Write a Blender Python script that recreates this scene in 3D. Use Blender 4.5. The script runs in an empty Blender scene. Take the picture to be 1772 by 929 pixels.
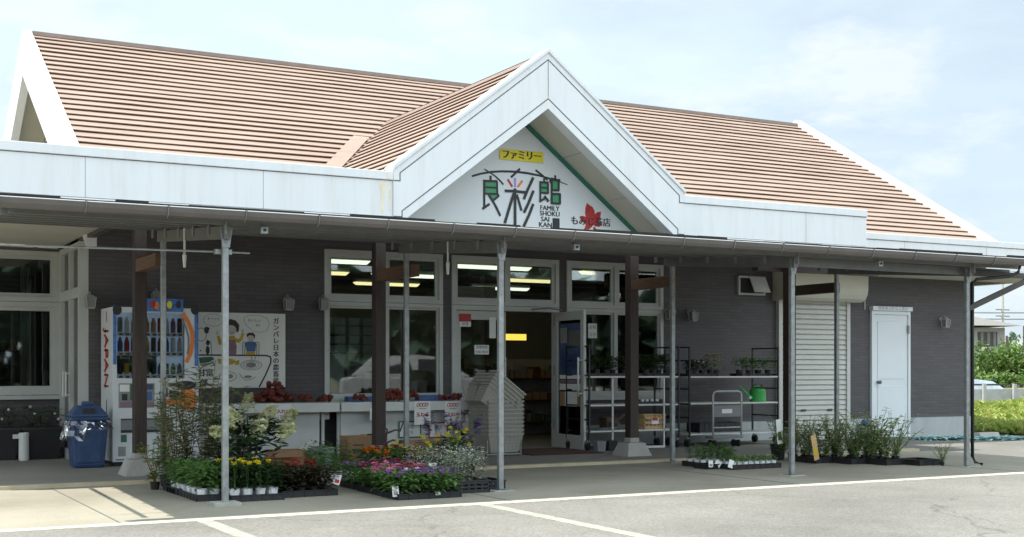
import bpy, math, random
from mathutils import Vector, Matrix
R = math.radians
SC = bpy.context.scene
COL = SC.collection

# ------------------------------------------------------------ camera, sky, sun, exposure
H = 1.12                                   # eye height
YAW = 61.2737
CS, SN = math.cos(R(YAW)), math.sin(R(YAW))
cam = bpy.data.cameras.new('camera'); cam_o = bpy.data.objects.new('camera', cam); COL.objects.link(cam_o)
cam.sensor_width = 36.0; cam.lens = 2200 / 1772 * 36
cam.shift_y = (640 - 464.5) / 1772
cam.clip_start = .1; cam.clip_end = 3000
cam_o.location = (0, 0, H)
cam_o.rotation_euler = (R(90), 0, -R(90 - YAW))
SC.camera = cam_o

SUN_TO = Vector((-1.1, .45, 2.35)).normalized()
sun = bpy.data.lights.new('sun', 'SUN'); sun.energy = 3.6; sun.angle = R(.5); sun.color = (1, .95, .86)
sun_o = bpy.data.objects.new('sun', sun); COL.objects.link(sun_o)
sun_o.rotation_euler = (-SUN_TO).to_track_quat('-Z', 'Y').to_euler()
sun_o.location = (-20, 10, 40)

world = bpy.data.worlds.new('World'); SC.world = world; world.use_nodes = True
wn = world.node_tree.nodes; wl = world.node_tree.links
for n in list(wn): wn.remove(n)
wout = wn.new('ShaderNodeOutputWorld'); wbg = wn.new('ShaderNodeBackground')
sky = wn.new('ShaderNodeTexSky'); sky.sky_type = 'NISHITA'; sky.sun_disc = False
sky.sun_elevation = math.asin(SUN_TO.z); sky.sun_rotation = math.atan2(SUN_TO.x, SUN_TO.y)
sky.air_density = 1.0; sky.dust_density = 1.0; sky.ozone_density = 1.0
wtc = wn.new('ShaderNodeTexCoord')
wmap = wn.new('ShaderNodeMapping'); wmap.inputs['Scale'].default_value = (1, 1, 2.8); wmap.inputs['Location'].default_value = (.33, .1, .6)
def wnoise(scale, detail, rough):
    n = wn.new('ShaderNodeTexNoise'); n.inputs['Scale'].default_value = scale; n.inputs['Detail'].default_value = detail; n.inputs['Roughness'].default_value = rough
    wl.new(wmap.outputs[0], n.inputs['Vector']); return n
wl.new(wtc.outputs['Generated'], wmap.inputs['Vector'])
n1 = wnoise(2.2, 9, .55); n2 = wnoise(6.5, 10, .6)
wsep = wn.new('ShaderNodeSeparateXYZ'); wl.new(wtc.outputs['Generated'], wsep.inputs[0])
wr1 = wn.new('ShaderNodeMapRange'); wr1.inputs[1].default_value = .40; wr1.inputs[2].default_value = .58; wl.new(n1.outputs['Fac'], wr1.inputs[0])
wr2 = wn.new('ShaderNodeMapRange'); wr2.inputs[1].default_value = .50; wr2.inputs[2].default_value = .62; wl.new(n2.outputs['Fac'], wr2.inputs[0])
wc1 = wn.new('ShaderNodeMix'); wc1.data_type = 'RGBA'; wc1.inputs['A'].default_value = (3.15, 3.75, 4.3, 1); wc1.inputs['B'].default_value = (4.0, 4.7, 4.9, 1); wl.new(wr1.outputs[0], wc1.inputs['Factor'])
wc2 = wn.new('ShaderNodeMix'); wc2.data_type = 'RGBA'; wc2.inputs['B'].default_value = (4.8, 4.95, 4.8, 1); wl.new(wc1.outputs['Result'], wc2.inputs['A'])
wm = wn.new('ShaderNodeMath'); wm.operation = 'MULTIPLY'; wm.inputs[1].default_value = .6; wl.new(wr2.outputs[0], wm.inputs[0]); wl.new(wm.outputs[0], wc2.inputs['Factor'])
# extra brightness added to the unseen sky overhead and behind, lifting the shaded front
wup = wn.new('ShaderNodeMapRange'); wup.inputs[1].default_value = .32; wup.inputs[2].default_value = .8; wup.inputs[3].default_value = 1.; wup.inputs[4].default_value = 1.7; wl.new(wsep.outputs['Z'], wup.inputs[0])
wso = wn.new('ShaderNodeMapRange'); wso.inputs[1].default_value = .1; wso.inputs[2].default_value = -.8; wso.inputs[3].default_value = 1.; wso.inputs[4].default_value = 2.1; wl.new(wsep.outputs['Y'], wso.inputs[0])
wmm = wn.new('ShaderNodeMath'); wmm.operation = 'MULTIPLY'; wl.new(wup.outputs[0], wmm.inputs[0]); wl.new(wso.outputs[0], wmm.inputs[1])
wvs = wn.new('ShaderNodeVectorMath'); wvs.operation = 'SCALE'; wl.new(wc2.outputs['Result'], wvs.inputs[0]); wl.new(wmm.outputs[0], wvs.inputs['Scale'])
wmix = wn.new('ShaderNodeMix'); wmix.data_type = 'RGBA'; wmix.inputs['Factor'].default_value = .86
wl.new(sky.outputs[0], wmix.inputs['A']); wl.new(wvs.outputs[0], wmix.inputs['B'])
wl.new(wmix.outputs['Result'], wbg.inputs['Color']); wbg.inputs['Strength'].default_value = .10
wl.new(wbg.outputs[0], wout.inputs['Surface'])

SC.view_settings.view_transform = 'Standard'; SC.view_settings.look = 'None'
SC.view_settings.exposure = 1.15; SC.view_settings.gamma = 1; SC.view_settings.use_curve_mapping = False
SC.render.engine = 'CYCLES'
SC.cycles.use_denoising = True
SC.cycles.max_bounces = 8; SC.cycles.diffuse_bounces = 5; SC.cycles.transparent_max_bounces = 16
SC.cycles.sample_clamp_indirect = 8

# ------------------------------------------------------------ survey helpers: photo point -> place on a known plane
def _ray(u, v):
    a = (u - 886) / 2200; b = (640 - v) / 2200
    return Vector((CS + SN * a, SN - CS * a, b))
def at(u, v, y):                            # on the plane at depth y of the facade
    r = _ray(u, v); t = y / r.y
    return Vector((r.x * t, y, H + r.z * t))
def gr(u, v, z=0.0):                        # on level ground
    r = _ray(u, v); t = (z - H) / r.z
    return Vector((r.x * t, r.y * t, z))

# ------------------------------------------------------------ materials
def new_mat(name):
    m = bpy.data.materials.new(name); m.use_nodes = True
    nt = m.node_tree
    return m, nt, nt.nodes['Principled BSDF'], nt.nodes['Material Output']
def M(name, col, rough=.6, metal=0., var=.12, scale=6., bump=0., bscale=80., spec=.5, emit=None, estr=0, streak=None, dirt=None):
    m, nt, p, out = new_mat(name); N = nt.nodes; L = nt.links
    tc = N.new('ShaderNodeTexCoord'); src = tc.outputs['Object']
    if streak:
        mp = N.new('ShaderNodeMapping'); mp.inputs['Scale'].default_value = streak; L.new(src, mp.inputs[0]); src = mp.outputs[0]
    no = N.new('ShaderNodeTexNoise'); no.inputs['Scale'].default_value = scale; no.inputs['Detail'].default_value = 6; no.inputs['Roughness'].default_value = .62
    L.new(src, no.inputs['Vector'])
    mx = N.new('ShaderNodeMix'); mx.data_type = 'RGBA'
    mx.inputs['A'].default_value = (*[max(0, c * (1 - var)) for c in col], 1)
    mx.inputs['B'].default_value = (*[min(1, c * (1 + var)) for c in col], 1)
    rp = N.new('ShaderNodeMapRange'); rp.inputs[1].default_value = .3; rp.inputs[2].default_value = .7
    L.new(no.outputs['Fac'], rp.inputs[0]); L.new(rp.outputs[0], mx.inputs['Factor'])
    res = mx.outputs['Result']
    if dirt:                                # (colour, amount, scale): stains with a shape of their own
        n2 = N.new('ShaderNodeTexNoise'); n2.inputs['Scale'].default_value = dirt[2]; n2.inputs['Detail'].default_value = 8; n2.inputs['Roughness'].default_value = .7
        L.new(src, n2.inputs['Vector'])
        r2 = N.new('ShaderNodeMapRange'); r2.inputs[1].default_value = .50; r2.inputs[2].default_value = .72; r2.inputs[4].default_value = dirt[1]
        L.new(n2.outputs['Fac'], r2.inputs[0])
        m2 = N.new('ShaderNodeMix'); m2.data_type = 'RGBA'; m2.inputs['B'].default_value = (*dirt[0], 1)
        L.new(r2.outputs[0], m2.inputs['Factor']); L.new(res, m2.inputs['A']); res = m2.outputs['Result']
    L.new(res, p.inputs['Base Color'])
    p.inputs['Roughness'].default_value = rough; p.inputs['Metallic'].default_value = metal
    p.inputs['Specular IOR Level'].default_value = spec
    if bump:
        nb = N.new('ShaderNodeTexNoise'); nb.inputs['Scale'].default_value = bscale; nb.inputs['Detail'].default_value = 4
        L.new(tc.outputs['Object'], nb.inputs['Vector'])
        bp = N.new('ShaderNodeBump'); bp.inputs['Strength'].default_value = bump; bp.inputs['Distance'].default_value = .02
        L.new(nb.outputs['Fac'], bp.inputs['Height']); L.new(bp.outputs[0], p.inputs['Normal'])
    if emit:
        p.inputs['Emission Color'].default_value = (*emit, 1); p.inputs['Emission Strength'].default_value = estr
    return m
def leaf_mat(name, c1, c2, trans=.3, rough=.5):
    m, nt, p, out = new_mat(name); N = nt.nodes; L = nt.links
    g = N.new('ShaderNodeNewGeometry'); r = N.new('ShaderNodeValToRGB')
    r.color_ramp.elements[0].color = (*c1, 1); r.color_ramp.elements[1].color = (*c2, 1)
    L.new(g.outputs['Random Per Island'], r.inputs[0]); L.new(r.outputs[0], p.inputs['Base Color'])
    p.inputs['Roughness'].default_value = rough; p.inputs['Specular IOR Level'].default_value = .35
    t = N.new('ShaderNodeBsdfTranslucent'); L.new(r.outputs[0], t.inputs['Color'])
    mx = N.new('ShaderNodeMixShader'); mx.inputs[0].default_value = trans
    L.new(p.outputs[0], mx.inputs[1]); L.new(t.outputs[0], mx.inputs[2]); L.new(mx.outputs[0], out.inputs['Surface'])
    return m
def glass_mat(name, tint=(.72, .76, .75), refl=.9):
    m, nt, p, out = new_mat(name); N = nt.nodes; L = nt.links
    N.remove(p)
    tr = N.new('ShaderNodeBsdfTransparent'); tr.inputs[0].default_value = (*tint, 1)
    gl = N.new('ShaderNodeBsdfGlossy'); gl.inputs['Roughness'].default_value = .02; gl.inputs['Color'].default_value = (refl,) * 3 + (1,)
    fr = N.new('ShaderNodeFresnel'); fr.inputs[0].default_value = 1.85
    mx = N.new('ShaderNodeMixShader')
    L.new(fr.outputs[0], mx.inputs[0]); L.new(tr.outputs[0], mx.inputs[1]); L.new(gl.outputs[0], mx.inputs[2]); L.new(mx.outputs[0], out.inputs['Surface'])
    return m
def tile_mat(name, axis='x'):
    m, nt, p, out = new_mat(name); N = nt.nodes; L = nt.links
    tc = N.new('ShaderNodeTexCoord'); sx = N.new('ShaderNodeSeparateXYZ'); cb = N.new('ShaderNodeCombineXYZ')
    L.new(tc.outputs['Object'], sx.inputs[0]); L.new(sx.outputs['X' if axis == 'x' else 'Y'], cb.inputs['X']); L.new(sx.outputs['Z'], cb.inputs['Y'])
    b = N.new('ShaderNodeTexBrick'); b.inputs['Scale'].default_value = 1
    b.inputs['Brick Width'].default_value = .24; b.inputs['Row Height'].default_value = .05; b.inputs['Mortar Size'].default_value = .0035
    b.inputs['Color1'].default_value = (.084, .077, .079, 1); b.inputs['Color2'].default_value = (.101, .093, .095, 1); b.inputs['Mortar'].default_value = (.068, .062, .064, 1)
    L.new(cb.outputs[0], b.inputs['Vector'])
    no = N.new('ShaderNodeTexNoise'); no.inputs['Scale'].default_value = 1.3; no.inputs['Detail'].default_value = 7; L.new(tc.outputs['Object'], no.inputs['Vector'])
    mr = N.new('ShaderNodeMapRange'); mr.inputs[3].default_value = .86; mr.inputs[4].default_value = 1.12; L.new(no.outputs['Fac'], mr.inputs[0])
    mu = N.new('ShaderNodeMix'); mu.data_type = 'RGBA'; mu.blend_type = 'MULTIPLY'; mu.inputs['Factor'].default_value = 1
    L.new(b.outputs['Color'], mu.inputs['A']); L.new(mr.outputs[0], mu.inputs['B']); L.new(mu.outputs['Result'], p.inputs['Base Color'])
    p.inputs['Roughness'].default_value = .62; p.inputs['Specular IOR Level'].default_value = .35
    bp = N.new('ShaderNodeBump'); bp.inputs['Strength'].default_value = .4; bp.inputs['Distance'].default_value = .005; bp.invert = True
    L.new(b.outputs['Fac'], bp.inputs['Height']); L.new(bp.outputs[0], p.inputs['Normal'])
    return m
def ground_mat(name, c, speck, amt=.5, crack=None):
    m, nt, p, out = new_mat(name); N = nt.nodes; L = nt.links
    tc = N.new('ShaderNodeTexCoord')
    def noise(s, d=5, r=.6):
        n = N.new('ShaderNodeTexNoise'); n.inputs['Scale'].default_value = s; n.inputs['Detail'].default_value = d; n.inputs['Roughness'].default_value = r
        L.new(tc.outputs['Object'], n.inputs['Vector']); return n
    a = noise(.55, 8); b = noise(crack or 95, 3, .8); d = noise(3.2, 8, .7)
    mx = N.new('ShaderNodeMix'); mx.data_type = 'RGBA'; mx.inputs['A'].default_value = (*[x * .82 for x in c], 1); mx.inputs['B'].default_value = (*[x * 1.16 for x in c], 1)
    mr = N.new('ShaderNodeMapRange'); mr.inputs[1].default_value = .35; mr.inputs[2].default_value = .65; L.new(a.outputs[0], mr.inputs[0]); L.new(mr.outputs[0], mx.inputs['Factor'])
    m2 = N.new('ShaderNodeMix'); m2.data_type = 'RGBA'; m2.blend_type = 'MULTIPLY'; m2.inputs['Factor'].default_value = amt
    r2 = N.new('ShaderNodeMapRange'); r2.inputs[1].default_value = .38; r2.inputs[2].default_value = .62; r2.inputs[3].default_value = speck[0]; r2.inputs[4].default_value = speck[1]
    L.new(b.outputs[0], r2.inputs[0]); L.new(mx.outputs['Result'], m2.inputs['A']); L.new(r2.outputs[0], m2.inputs['B'])
    m3 = N.new('ShaderNodeMix'); m3.data_type = 'RGBA'; m3.blend_type = 'MULTIPLY'
    r3 = N.new('ShaderNodeMapRange'); r3.inputs[1].default_value = .56; r3.inputs[2].default_value = .72; r3.inputs[4].default_value = .35
    L.new(d.outputs[0], r3.inputs[0]); L.new(r3.outputs[0], m3.inputs['Factor']); L.new(m2.outputs['Result'], m3.inputs['A']); m3.inputs['B'].default_value = (.62, .6, .55, 1)
    res = m3.outputs['Result']
    if crack:
        v = N.new('ShaderNodeTexVoronoi'); v.feature = 'DISTANCE_TO_EDGE'; v.inputs['Scale'].default_value = .33
        nd = noise(1.1, 6, .6); va = N.new('ShaderNodeVectorMath'); va.operation = 'MULTIPLY_ADD'; va.inputs[1].default_value = (1.1, 1.1, 0); L.new(nd.outputs['Color'], va.inputs[0]); L.new(tc.outputs['Object'], va.inputs[2]); L.new(va.outputs[0], v.inputs['Vector'])
        rc = N.new('ShaderNodeMapRange'); rc.inputs[1].default_value = .0; rc.inputs[2].default_value = .006; rc.inputs[3].default_value = .5; rc.inputs[4].default_value = 1; L.new(v.outputs['Distance'], rc.inputs[0])
        m4 = N.new('ShaderNodeMix'); m4.data_type = 'RGBA'; m4.blend_type = 'MULTIPLY'; m4.inputs['Factor'].default_value = .7; L.new(res, m4.inputs['A']); L.new(rc.outputs[0], m4.inputs['B']); res = m4.outputs['Result']
    L.new(res, p.inputs['Base Color'])
    p.inputs['Roughness'].default_value = .9; p.inputs['Specular IOR Level'].default_value = .2
    bp = N.new('ShaderNodeBump'); bp.inputs['Strength'].default_value = .5; bp.inputs['Distance'].default_value = .008
    L.new(b.outputs[0], bp.inputs['Height']); L.new(bp.outputs[0], p.inputs['Normal'])
    return m

A = {}
A['tile'] = tile_mat('grey_brown_tile'); A['tile_y'] = tile_mat('grey_brown_tile_side', 'y')
A['white'] = M('white_coated_metal', (.69, .70, .71), .38, 0, .03, 1.2, dirt=((.50, .47, .40), .30, 1.9), streak=(5, 5, .4))
A['whitep'] = M('white_paint', (.60, .61, .59), .5, 0, .06, 3, dirt=((.42, .4, .34), .35, 4))
A['alu'] = M('pale_aluminium_frame', (.46, .47, .445), .4, .0, .05, 4, dirt=((.4, .39, .36), .2, 6))
A['joint'] = M('dark_sealant', (.10, .10, .10), .8)
A['roof'] = M('coated_roof_steel', (.315, .226, .178), .5, 0, .07, 1.1, dirt=((.235, .165, .13), .7, 2.3), streak=(.5, 2, 2))
A['roofd'] = M('roof_ridge_steel', (.24, .18, .15), .5)
A['soffit'] = M('cream_soffit', (.52, .50, .42), .8, 0, .04, 2)
A['signw'] = M('white_sign_face', (.68, .71, .73), .5, 0, .03, 1.5)
A['green'] = M('green_trim', (.02, .15, .105), .5); A['signgreen'] = M('sign_green', (.06, .28, .13), .5)
A['ink'] = M('black_ink', (.026, .027, .030), .6); A['redp'] = M('red_paint', (.42, .03, .03), .5, 0, .2, 20)
A['yellowp'] = M('yellow_paint', (.75, .62, .02), .5, 0, .05); A['lilac'] = M('lilac_paint', (.36, .26, .6), .5); A['orangep'] = M('orange_paint', (.72, .2, .03), .5)
A['rust'] = M('rust_stain', (.74, .66, .52), .8, 0, .12, 9)
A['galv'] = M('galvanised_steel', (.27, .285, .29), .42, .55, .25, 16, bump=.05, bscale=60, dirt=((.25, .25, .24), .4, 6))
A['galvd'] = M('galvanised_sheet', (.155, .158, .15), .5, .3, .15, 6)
A['gutter'] = M('brown_gutter', (.105, .092, .086), .45, 0, .1, 3, dirt=((.12, .11, .1), .5, 3))
A['blackp'] = M('black_plastic', (.016, .016, .018), .45, 0, .15, 10); A['rubber'] = M('black_rubber', (.02, .02, .02), .8)
A['wood'] = M('dark_stained_wood', (.036, .022, .017), .55, 0, .35, 14, streak=(4, 4, .3), bump=.15, bscale=30)
A['wood2'] = M('reddish_wood', (.115, .06, .034), .6, 0, .35, 14, streak=(4, .4, 4), bump=.15, bscale=30)
A['pine'] = M('pale_pine', (.5, .32, .15), .7, 0, .2, 12, streak=(1, 4, 6))
A['card'] = M('brown_cardboard', (.33, .2, .11), .85, 0, .12, 7)
A['conc'] = M('grey_concrete', (.36, .35, .32), .9, 0, .14, 5, bump=.3, bscale=60, dirt=((.2, .19, .17), .5, 4))
A['found'] = M('smooth_foundation', (.40, .42, .42), .85, 0, .1, 2, dirt=((.28, .29, .28), .45, 3), streak=(2, 2, .5))
A['asph'] = ground_mat('aged_asphalt', (.170, .165, .150), (.66, 1.3), .75, 55)
A['apron'] = ground_mat('concrete_apron', (.275, .255, .205), (.8, 1.12), .6)
A['porch'] = ground_mat('porch_paving', (.225, .215, .19), (.8, 1.12), .6)
A['field'] = ground_mat('dry_field', (.16, .15, .08), (.7, 1.2), .7)
A['line'] = M('worn_line_paint', (.50, .465, .37), .85, 0, .15, 9, dirt=((.18, .178, .16), 1.0, 16), bump=.3)
A['faint'] = M('faint_line_paint', (.31, .30, .255), .85, 0, .2, 11, dirt=((.18, .178, .16), 1.0, 12), bump=.3)
A['kerb'] = M('beige_kerb', (.46, .39, .27), .9, 0, .12, 4, dirt=((.3, .25, .18), .5, 5))
A['glass'] = glass_mat('window_glass'); A['clear'] = glass_mat('clear_cover', (.93, .94, .94), .9); A['dark'] = M('dark_interior', (.03, .03, .03), .9)
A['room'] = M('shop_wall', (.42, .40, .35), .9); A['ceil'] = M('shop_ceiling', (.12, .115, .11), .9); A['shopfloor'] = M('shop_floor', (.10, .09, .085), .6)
A['blue'] = M('blue_plastic', (.032, .062, .145), .38, 0, .12, 5, dirt=((.1, .14, .22), .3, 7)); A['blue2'] = M('bright_blue_film', (.05, .15, .40), .3, 0, .5, 22)
A['dispback'] = M('pale_blue_display', (.45, .55, .66), .4, 0, .3, 14, emit=(.5, .7, 1), estr=.07)
A['postblue'] = M('faded_blue_poster', (.055, .085, .17), .5, 0, .45, 9)
A['poster'] = M('aged_white_board', (.74, .74, .69), .6, 0, .03, 2)
A['skin'] = M('drawn_skin', (.55, .5, .44), .7); A['hair'] = M('drawn_hair', (.06, .045, .035), .8); A['drawyel'] = M('drawn_yellow', (.5, .34, .03), .7)
A['mauve'] = M('drawn_mauve', (.24, .15, .2), .7); A['drawblue'] = M('drawn_blue', (.07, .13, .3), .7); A['drawgrn'] = M('drawn_green', (.05, .13, .08), .7); A['drawgry'] = M('drawn_grey', (.25, .24, .23), .7)
A['vend'] = M('vending_white', (.60, .62, .63), .3, 0, .02, 3); A['grey'] = M('mid_grey_plastic', (.2, .2, .21), .4, 0, .1, 8); A['paper'] = M('white_paper', (.75, .75, .73), .8, 0, .03, 6)
A['bask'] = M('beige_basket_plastic', (.33, .32, .275), .45, 0, .08, 5); A['onion'] = M('red_net_onions', (.15, .026, .016), .5, 0, .5, 60, bump=.4, bscale=140)
A['crateg'] = M('pale_green_crate', (.30, .38, .31), .5, 0, .08, 6); A['cangreen'] = M('green_can', (.03, .33, .06), .35); A['aqua'] = M('aqua_net', (.36, .60, .58), .7, 0, .2, 20)
A['shelf'] = M('pale_shelf', (.58, .58, .55), .5, 0, .08, 6); A['pots'] = M('white_pot', (.74, .75, .76), .5, 0, .03); A['soil'] = M('potting_soil', (.03, .022, .016), .95)
A['film'] = glass_mat('clear_plastic_bag', (.86, .88, .9), 1.0)
A['mat'] = M('dark_red_mat', (.06, .018, .015), .95); A['lampw'] = M('pale_lantern', (.36, .36, .33), .4, 0, .1, 12); A['lglass'] = M('frosted_glass', (.20, .20, .19), .2)
A['tube'] = M('lit_tube', (.9, .9, .85), .4, emit=(.93, 1, .78), estr=1.15); A['tubew'] = M('lit_warm_tube', (.9, .88, .7), .4, emit=(1, .86, .42), estr=1.0)
A['yellit'] = M('lit_yellow_sign', (.8, .65, .1), .4, emit=(1, .72, .1), estr=.5)
A['shut'] = M('shutter_slats', (.52, .51, .47), .5, 0, .04, 3, dirt=((.35, .34, .31), .3, 5)); A['doorw'] = M('pale_blue_white_door', (.66, .69, .71), .42, 0, .03, 2)
A['house'] = M('house_plaster', (.30, .29, .26), .9); A['tilegrey'] = M('grey_roof_tiles', (.16, .155, .145), .7, 0, .1, 3); A['housed'] = M('dark_house_trim', (.06, .055, .05), .7)
A['carp'] = M('silver_car_paint', (.35, .39, .43), .25, .4); A['carg'] = M('car_window', (.02, .025, .03), .08); A['block'] = M('concrete_block_wall', (.38, .38, .38), .9, 0, .25, 2)
A['bark'] = M('grey_bark', (.10, .08, .06), .9, 0, .3, 20); A['pole'] = M('concrete_pole', (.42, .41, .39), .9)
A['green1'] = leaf_mat('mid_green_leaf', (.07, .16, .045), (.18, .30, .09), .4); A['green2'] = leaf_mat('dark_leaf', (.022, .052, .02), (.065, .115, .04), .35)
A['willow'] = leaf_mat('olive_leaf', (.10, .14, .06), (.25, .30, .14), .45); A['tomato'] = leaf_mat('yellowing_leaf', (.20, .28, .13), (.50, .50, .24), .5); A['limeleaf'] = leaf_mat('lime_leaf', (.05, .12, .03), (.16, .26, .05))
A['silver'] = leaf_mat('silver_leaf', (.16, .19, .12), (.40, .42, .32)); A['bronze'] = leaf_mat('bronze_leaf', (.035, .02, .016), (.06, .065, .03)); A['cream'] = leaf_mat('cream_petal', (.60, .62, .32), (.85, .84, .62), .4)
A['yel'] = leaf_mat('yellow_petal', (.72, .56, .01), (.85, .75, .05), .3); A['pink'] = leaf_mat('pink_petal', (.55, .16, .28), (.75, .36, .45), .3); A['magenta'] = leaf_mat('magenta_petal', (.30, .05, .10), (.44, .12, .16), .3)
A['purple'] = leaf_mat('purple_petal', (.20, .10, .27), (.36, .19, .42), .3); A['redpet'] = leaf_mat('red_plume', (.35, .03, .02), (.5, .10, .06), .3); A['whitep2'] = leaf_mat('white_petal', (.7, .7, .66), (.82, .82, .78), .3); A['orpet'] = leaf_mat('orange_petal', (.7, .18, .02), (.8, .28, .03), .3)
A['grass'] = leaf_mat('yellow_green_grass', (.19, .33, .04), (.48, .46, .16), .4); A['tree1'] = leaf_mat('far_tree_leaf', (.04, .09, .02), (.10, .16, .035), .25); A['tree2'] = leaf_mat('light_tree_leaf', (.07, .15, .03), (.15, .23, .05), .3); A['fartree'] = leaf_mat('distant_tree_leaf', (.06, .11, .08), (.10, .16, .10), .2)  # grass blades range from lime green to dry yellow
A['lavpet'] = leaf_mat('lavender_petal', (.18, .14, .30), (.30, .25, .42), .3); A['drybr'] = leaf_mat('dry_leaf', (.12, .06, .025), (.20, .11, .04), .2)

# ------------------------------------------------------------ mesh builder
def wloc(o):
    v = Vector((0, 0, 0))
    while o is not None: v += o.location; o = o.parent
    return v
SPLIT = {'shutter_guide', 'valley_flashing', 'window_sill', 'plate', 'food', 'fish', 'woman_sleeve', 'woman_hand', 'dish', 'shutter_handle', 'green_panel', 'gable_soffit', 'wall', 'inner_wall', 'porch_ceiling', 'flat_roof', 'barge_board', 'verge_soffit', 'gable_wall', 'foundation', 'handle', 'green_trim', 'hinge', 'gable_cap', 'cow_outline', 'wall_joint_cover', 'soffit', 'rust_stain', 'mount_box', 'shelf_board', 'printed_text', 'white_strip', 'green_line', 'gutter_bracket', 'purlin_clip', 'dispensing_flap'}
class MB:
    def __init__(s): s.v = []; s.f = []; s.mi = []; s.cm = 0
    def add(s, vs, fs):
        b = len(s.v); s.v += [Vector(x) for x in vs]; s.f += [tuple(b + i for i in f) for f in fs]; s.mi += [s.cm] * len(fs); return s
    def box(s, x0, x1, y0, y1, z0, z1, mtx=None):
        vs = [Vector((x, y, z)) for z in (z0, z1) for y in (y0, y1) for x in (x0, x1)]
        if mtx: vs = [mtx @ v for v in vs]
        return s.add(vs, [(0, 2, 3, 1), (4, 5, 7, 6), (0, 1, 5, 4), (2, 6, 7, 3), (0, 4, 6, 2), (1, 3, 7, 5)])
    def taper(s, cx, cy, z0, z1, a0, b0, a1, b1):
        vs = [(cx + i * a0, cy + j * b0, z0) for i, j in ((-1, -1), (1, -1), (1, 1), (-1, 1))] + [(cx + i * a1, cy + j * b1, z1) for i, j in ((-1, -1), (1, -1), (1, 1), (-1, 1))]
        return s.add(vs, [(3, 2, 1, 0), (4, 5, 6, 7)] + [(i, (i + 1) % 4, 4 + (i + 1) % 4, 4 + i) for i in range(4)])
    def prism(s, pts, y0, y1):              # polygon in XZ (counter-clockwise seen from -Y) pushed from y0 to y1
        n = len(pts); vs = [(p[0], y0, p[1]) for p in pts] + [(p[0], y1, p[1]) for p in pts]
        return s.add(vs, [tuple(range(n)), tuple(range(2 * n - 1, n - 1, -1))] + [(i, i + n, (i + 1) % n + n, (i + 1) % n) for i in range(n)])
    def prismx(s, pts, x0, x1):             # polygon in YZ pushed along X
        n = len(pts); vs = [(x0, p[0], p[1]) for p in pts] + [(x1, p[0], p[1]) for p in pts]
        return s.add(vs, [tuple(range(n - 1, -1, -1)), tuple(range(n, 2 * n))] + [(i, (i + 1) % n, (i + 1) % n + n, i + n) for i in range(n)])
    def beam(s, p, q, w, h, up=Vector((0, 0, 1))):
        p = Vector(p); q = Vector(q); d = (q - p).normalized(); sd = d.cross(up)
        if sd.length < 1e-4: sd = Vector((1, 0, 0))
        sd.normalize(); u = sd.cross(d).normalized()
        vs = [e + sd * i * w / 2 + u * j * h / 2 for e in (p, q) for i, j in ((-1, -1), (1, -1), (1, 1), (-1, 1))]
        return s.add(vs, [(0, 1, 2, 3), (7, 6, 5, 4)] + [(i, i + 4, (i + 1) % 4 + 4, (i + 1) % 4) for i in range(4)])
    def tube(s, pts, r, n=8, cap=True):
        pts = [Vector(p) for p in pts]; rs = r if isinstance(r, (list, tuple)) else [r] * len(pts); vs = []; fs = []
        for i, p in enumerate(pts):
            d = (pts[min(i + 1, len(pts) - 1)] - pts[max(i - 1, 0)]).normalized()
            a = d.orthogonal().normalized() if abs(d.z) < .9 else (Vector((1, 0, 0)) - d * d.x).normalized()
            b = d.cross(a)
            for k in range(n):
                t = 2 * math.pi * k / n; vs.append(p + (a * math.cos(t) + b * math.sin(t)) * rs[i])
        for i in range(len(pts) - 1):
            for k in range(n): fs.append((i * n + k, i * n + (k + 1) % n, (i + 1) * n + (k + 1) % n, (i + 1) * n + k))
        if cap: fs += [tuple(range(n - 1, -1, -1)), tuple(range((len(pts) - 1) * n, len(pts) * n))]
        return s.add(vs, fs)
    def lathe(s, cx, cy, prof, n=12):       # prof: (r, z)
        vs = []; fs = []
        for r, z in prof:
            for k in range(n):
                t = 2 * math.pi * k / n; vs.append((cx + r * math.cos(t), cy + r * math.sin(t), z))
        for i in range(len(prof) - 1):
            for k in range(n): fs.append((i * n + k, i * n + (k + 1) % n, (i + 1) * n + (k + 1) % n, (i + 1) * n + k))
        fs += [tuple(range(n - 1, -1, -1)), tuple(range((len(prof) - 1) * n, len(prof) * n))]
        return s.add(vs, fs)
    def ball(s, c, r, n=8, m=5, sq=1., jit=0, rnd=None):
        prof = []
        vs = []; fs = []
        c = Vector(c)
        for i in range(m + 1):
            a = math.pi * i / m
            for k in range(n):
                t = 2 * math.pi * k / n; rr = r * (1 + (rnd.uniform(-jit, jit) if jit else 0))
                vs.append(c + Vector((rr * math.sin(a) * math.cos(t), rr * math.sin(a) * math.sin(t), -rr * math.cos(a) * sq)))
        for i in range(m):
            for k in range(n): fs.append((i * n + k, i * n + (k + 1) % n, (i + 1) * n + (k + 1) % n, (i + 1) * n + k))
        return s.add(vs, fs)
    def leaf(s, p, d, L, W, droop=.25, up=Vector((0, 0, 1))):
        p = Vector(p); d = Vector(d).normalized(); sd = d.cross(up)
        if sd.length < .05: sd = d.orthogonal()
        sd.normalize()
        m_ = p + d * L * .5 + Vector((0, 0, -droop * L * .12)); e = p + d * L + Vector((0, 0, -droop * L * .5))
        return s.add([p, m_ + sd * W / 2, e, m_ - sd * W / 2], [(0, 1, 2), (0, 2, 3)])
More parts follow.
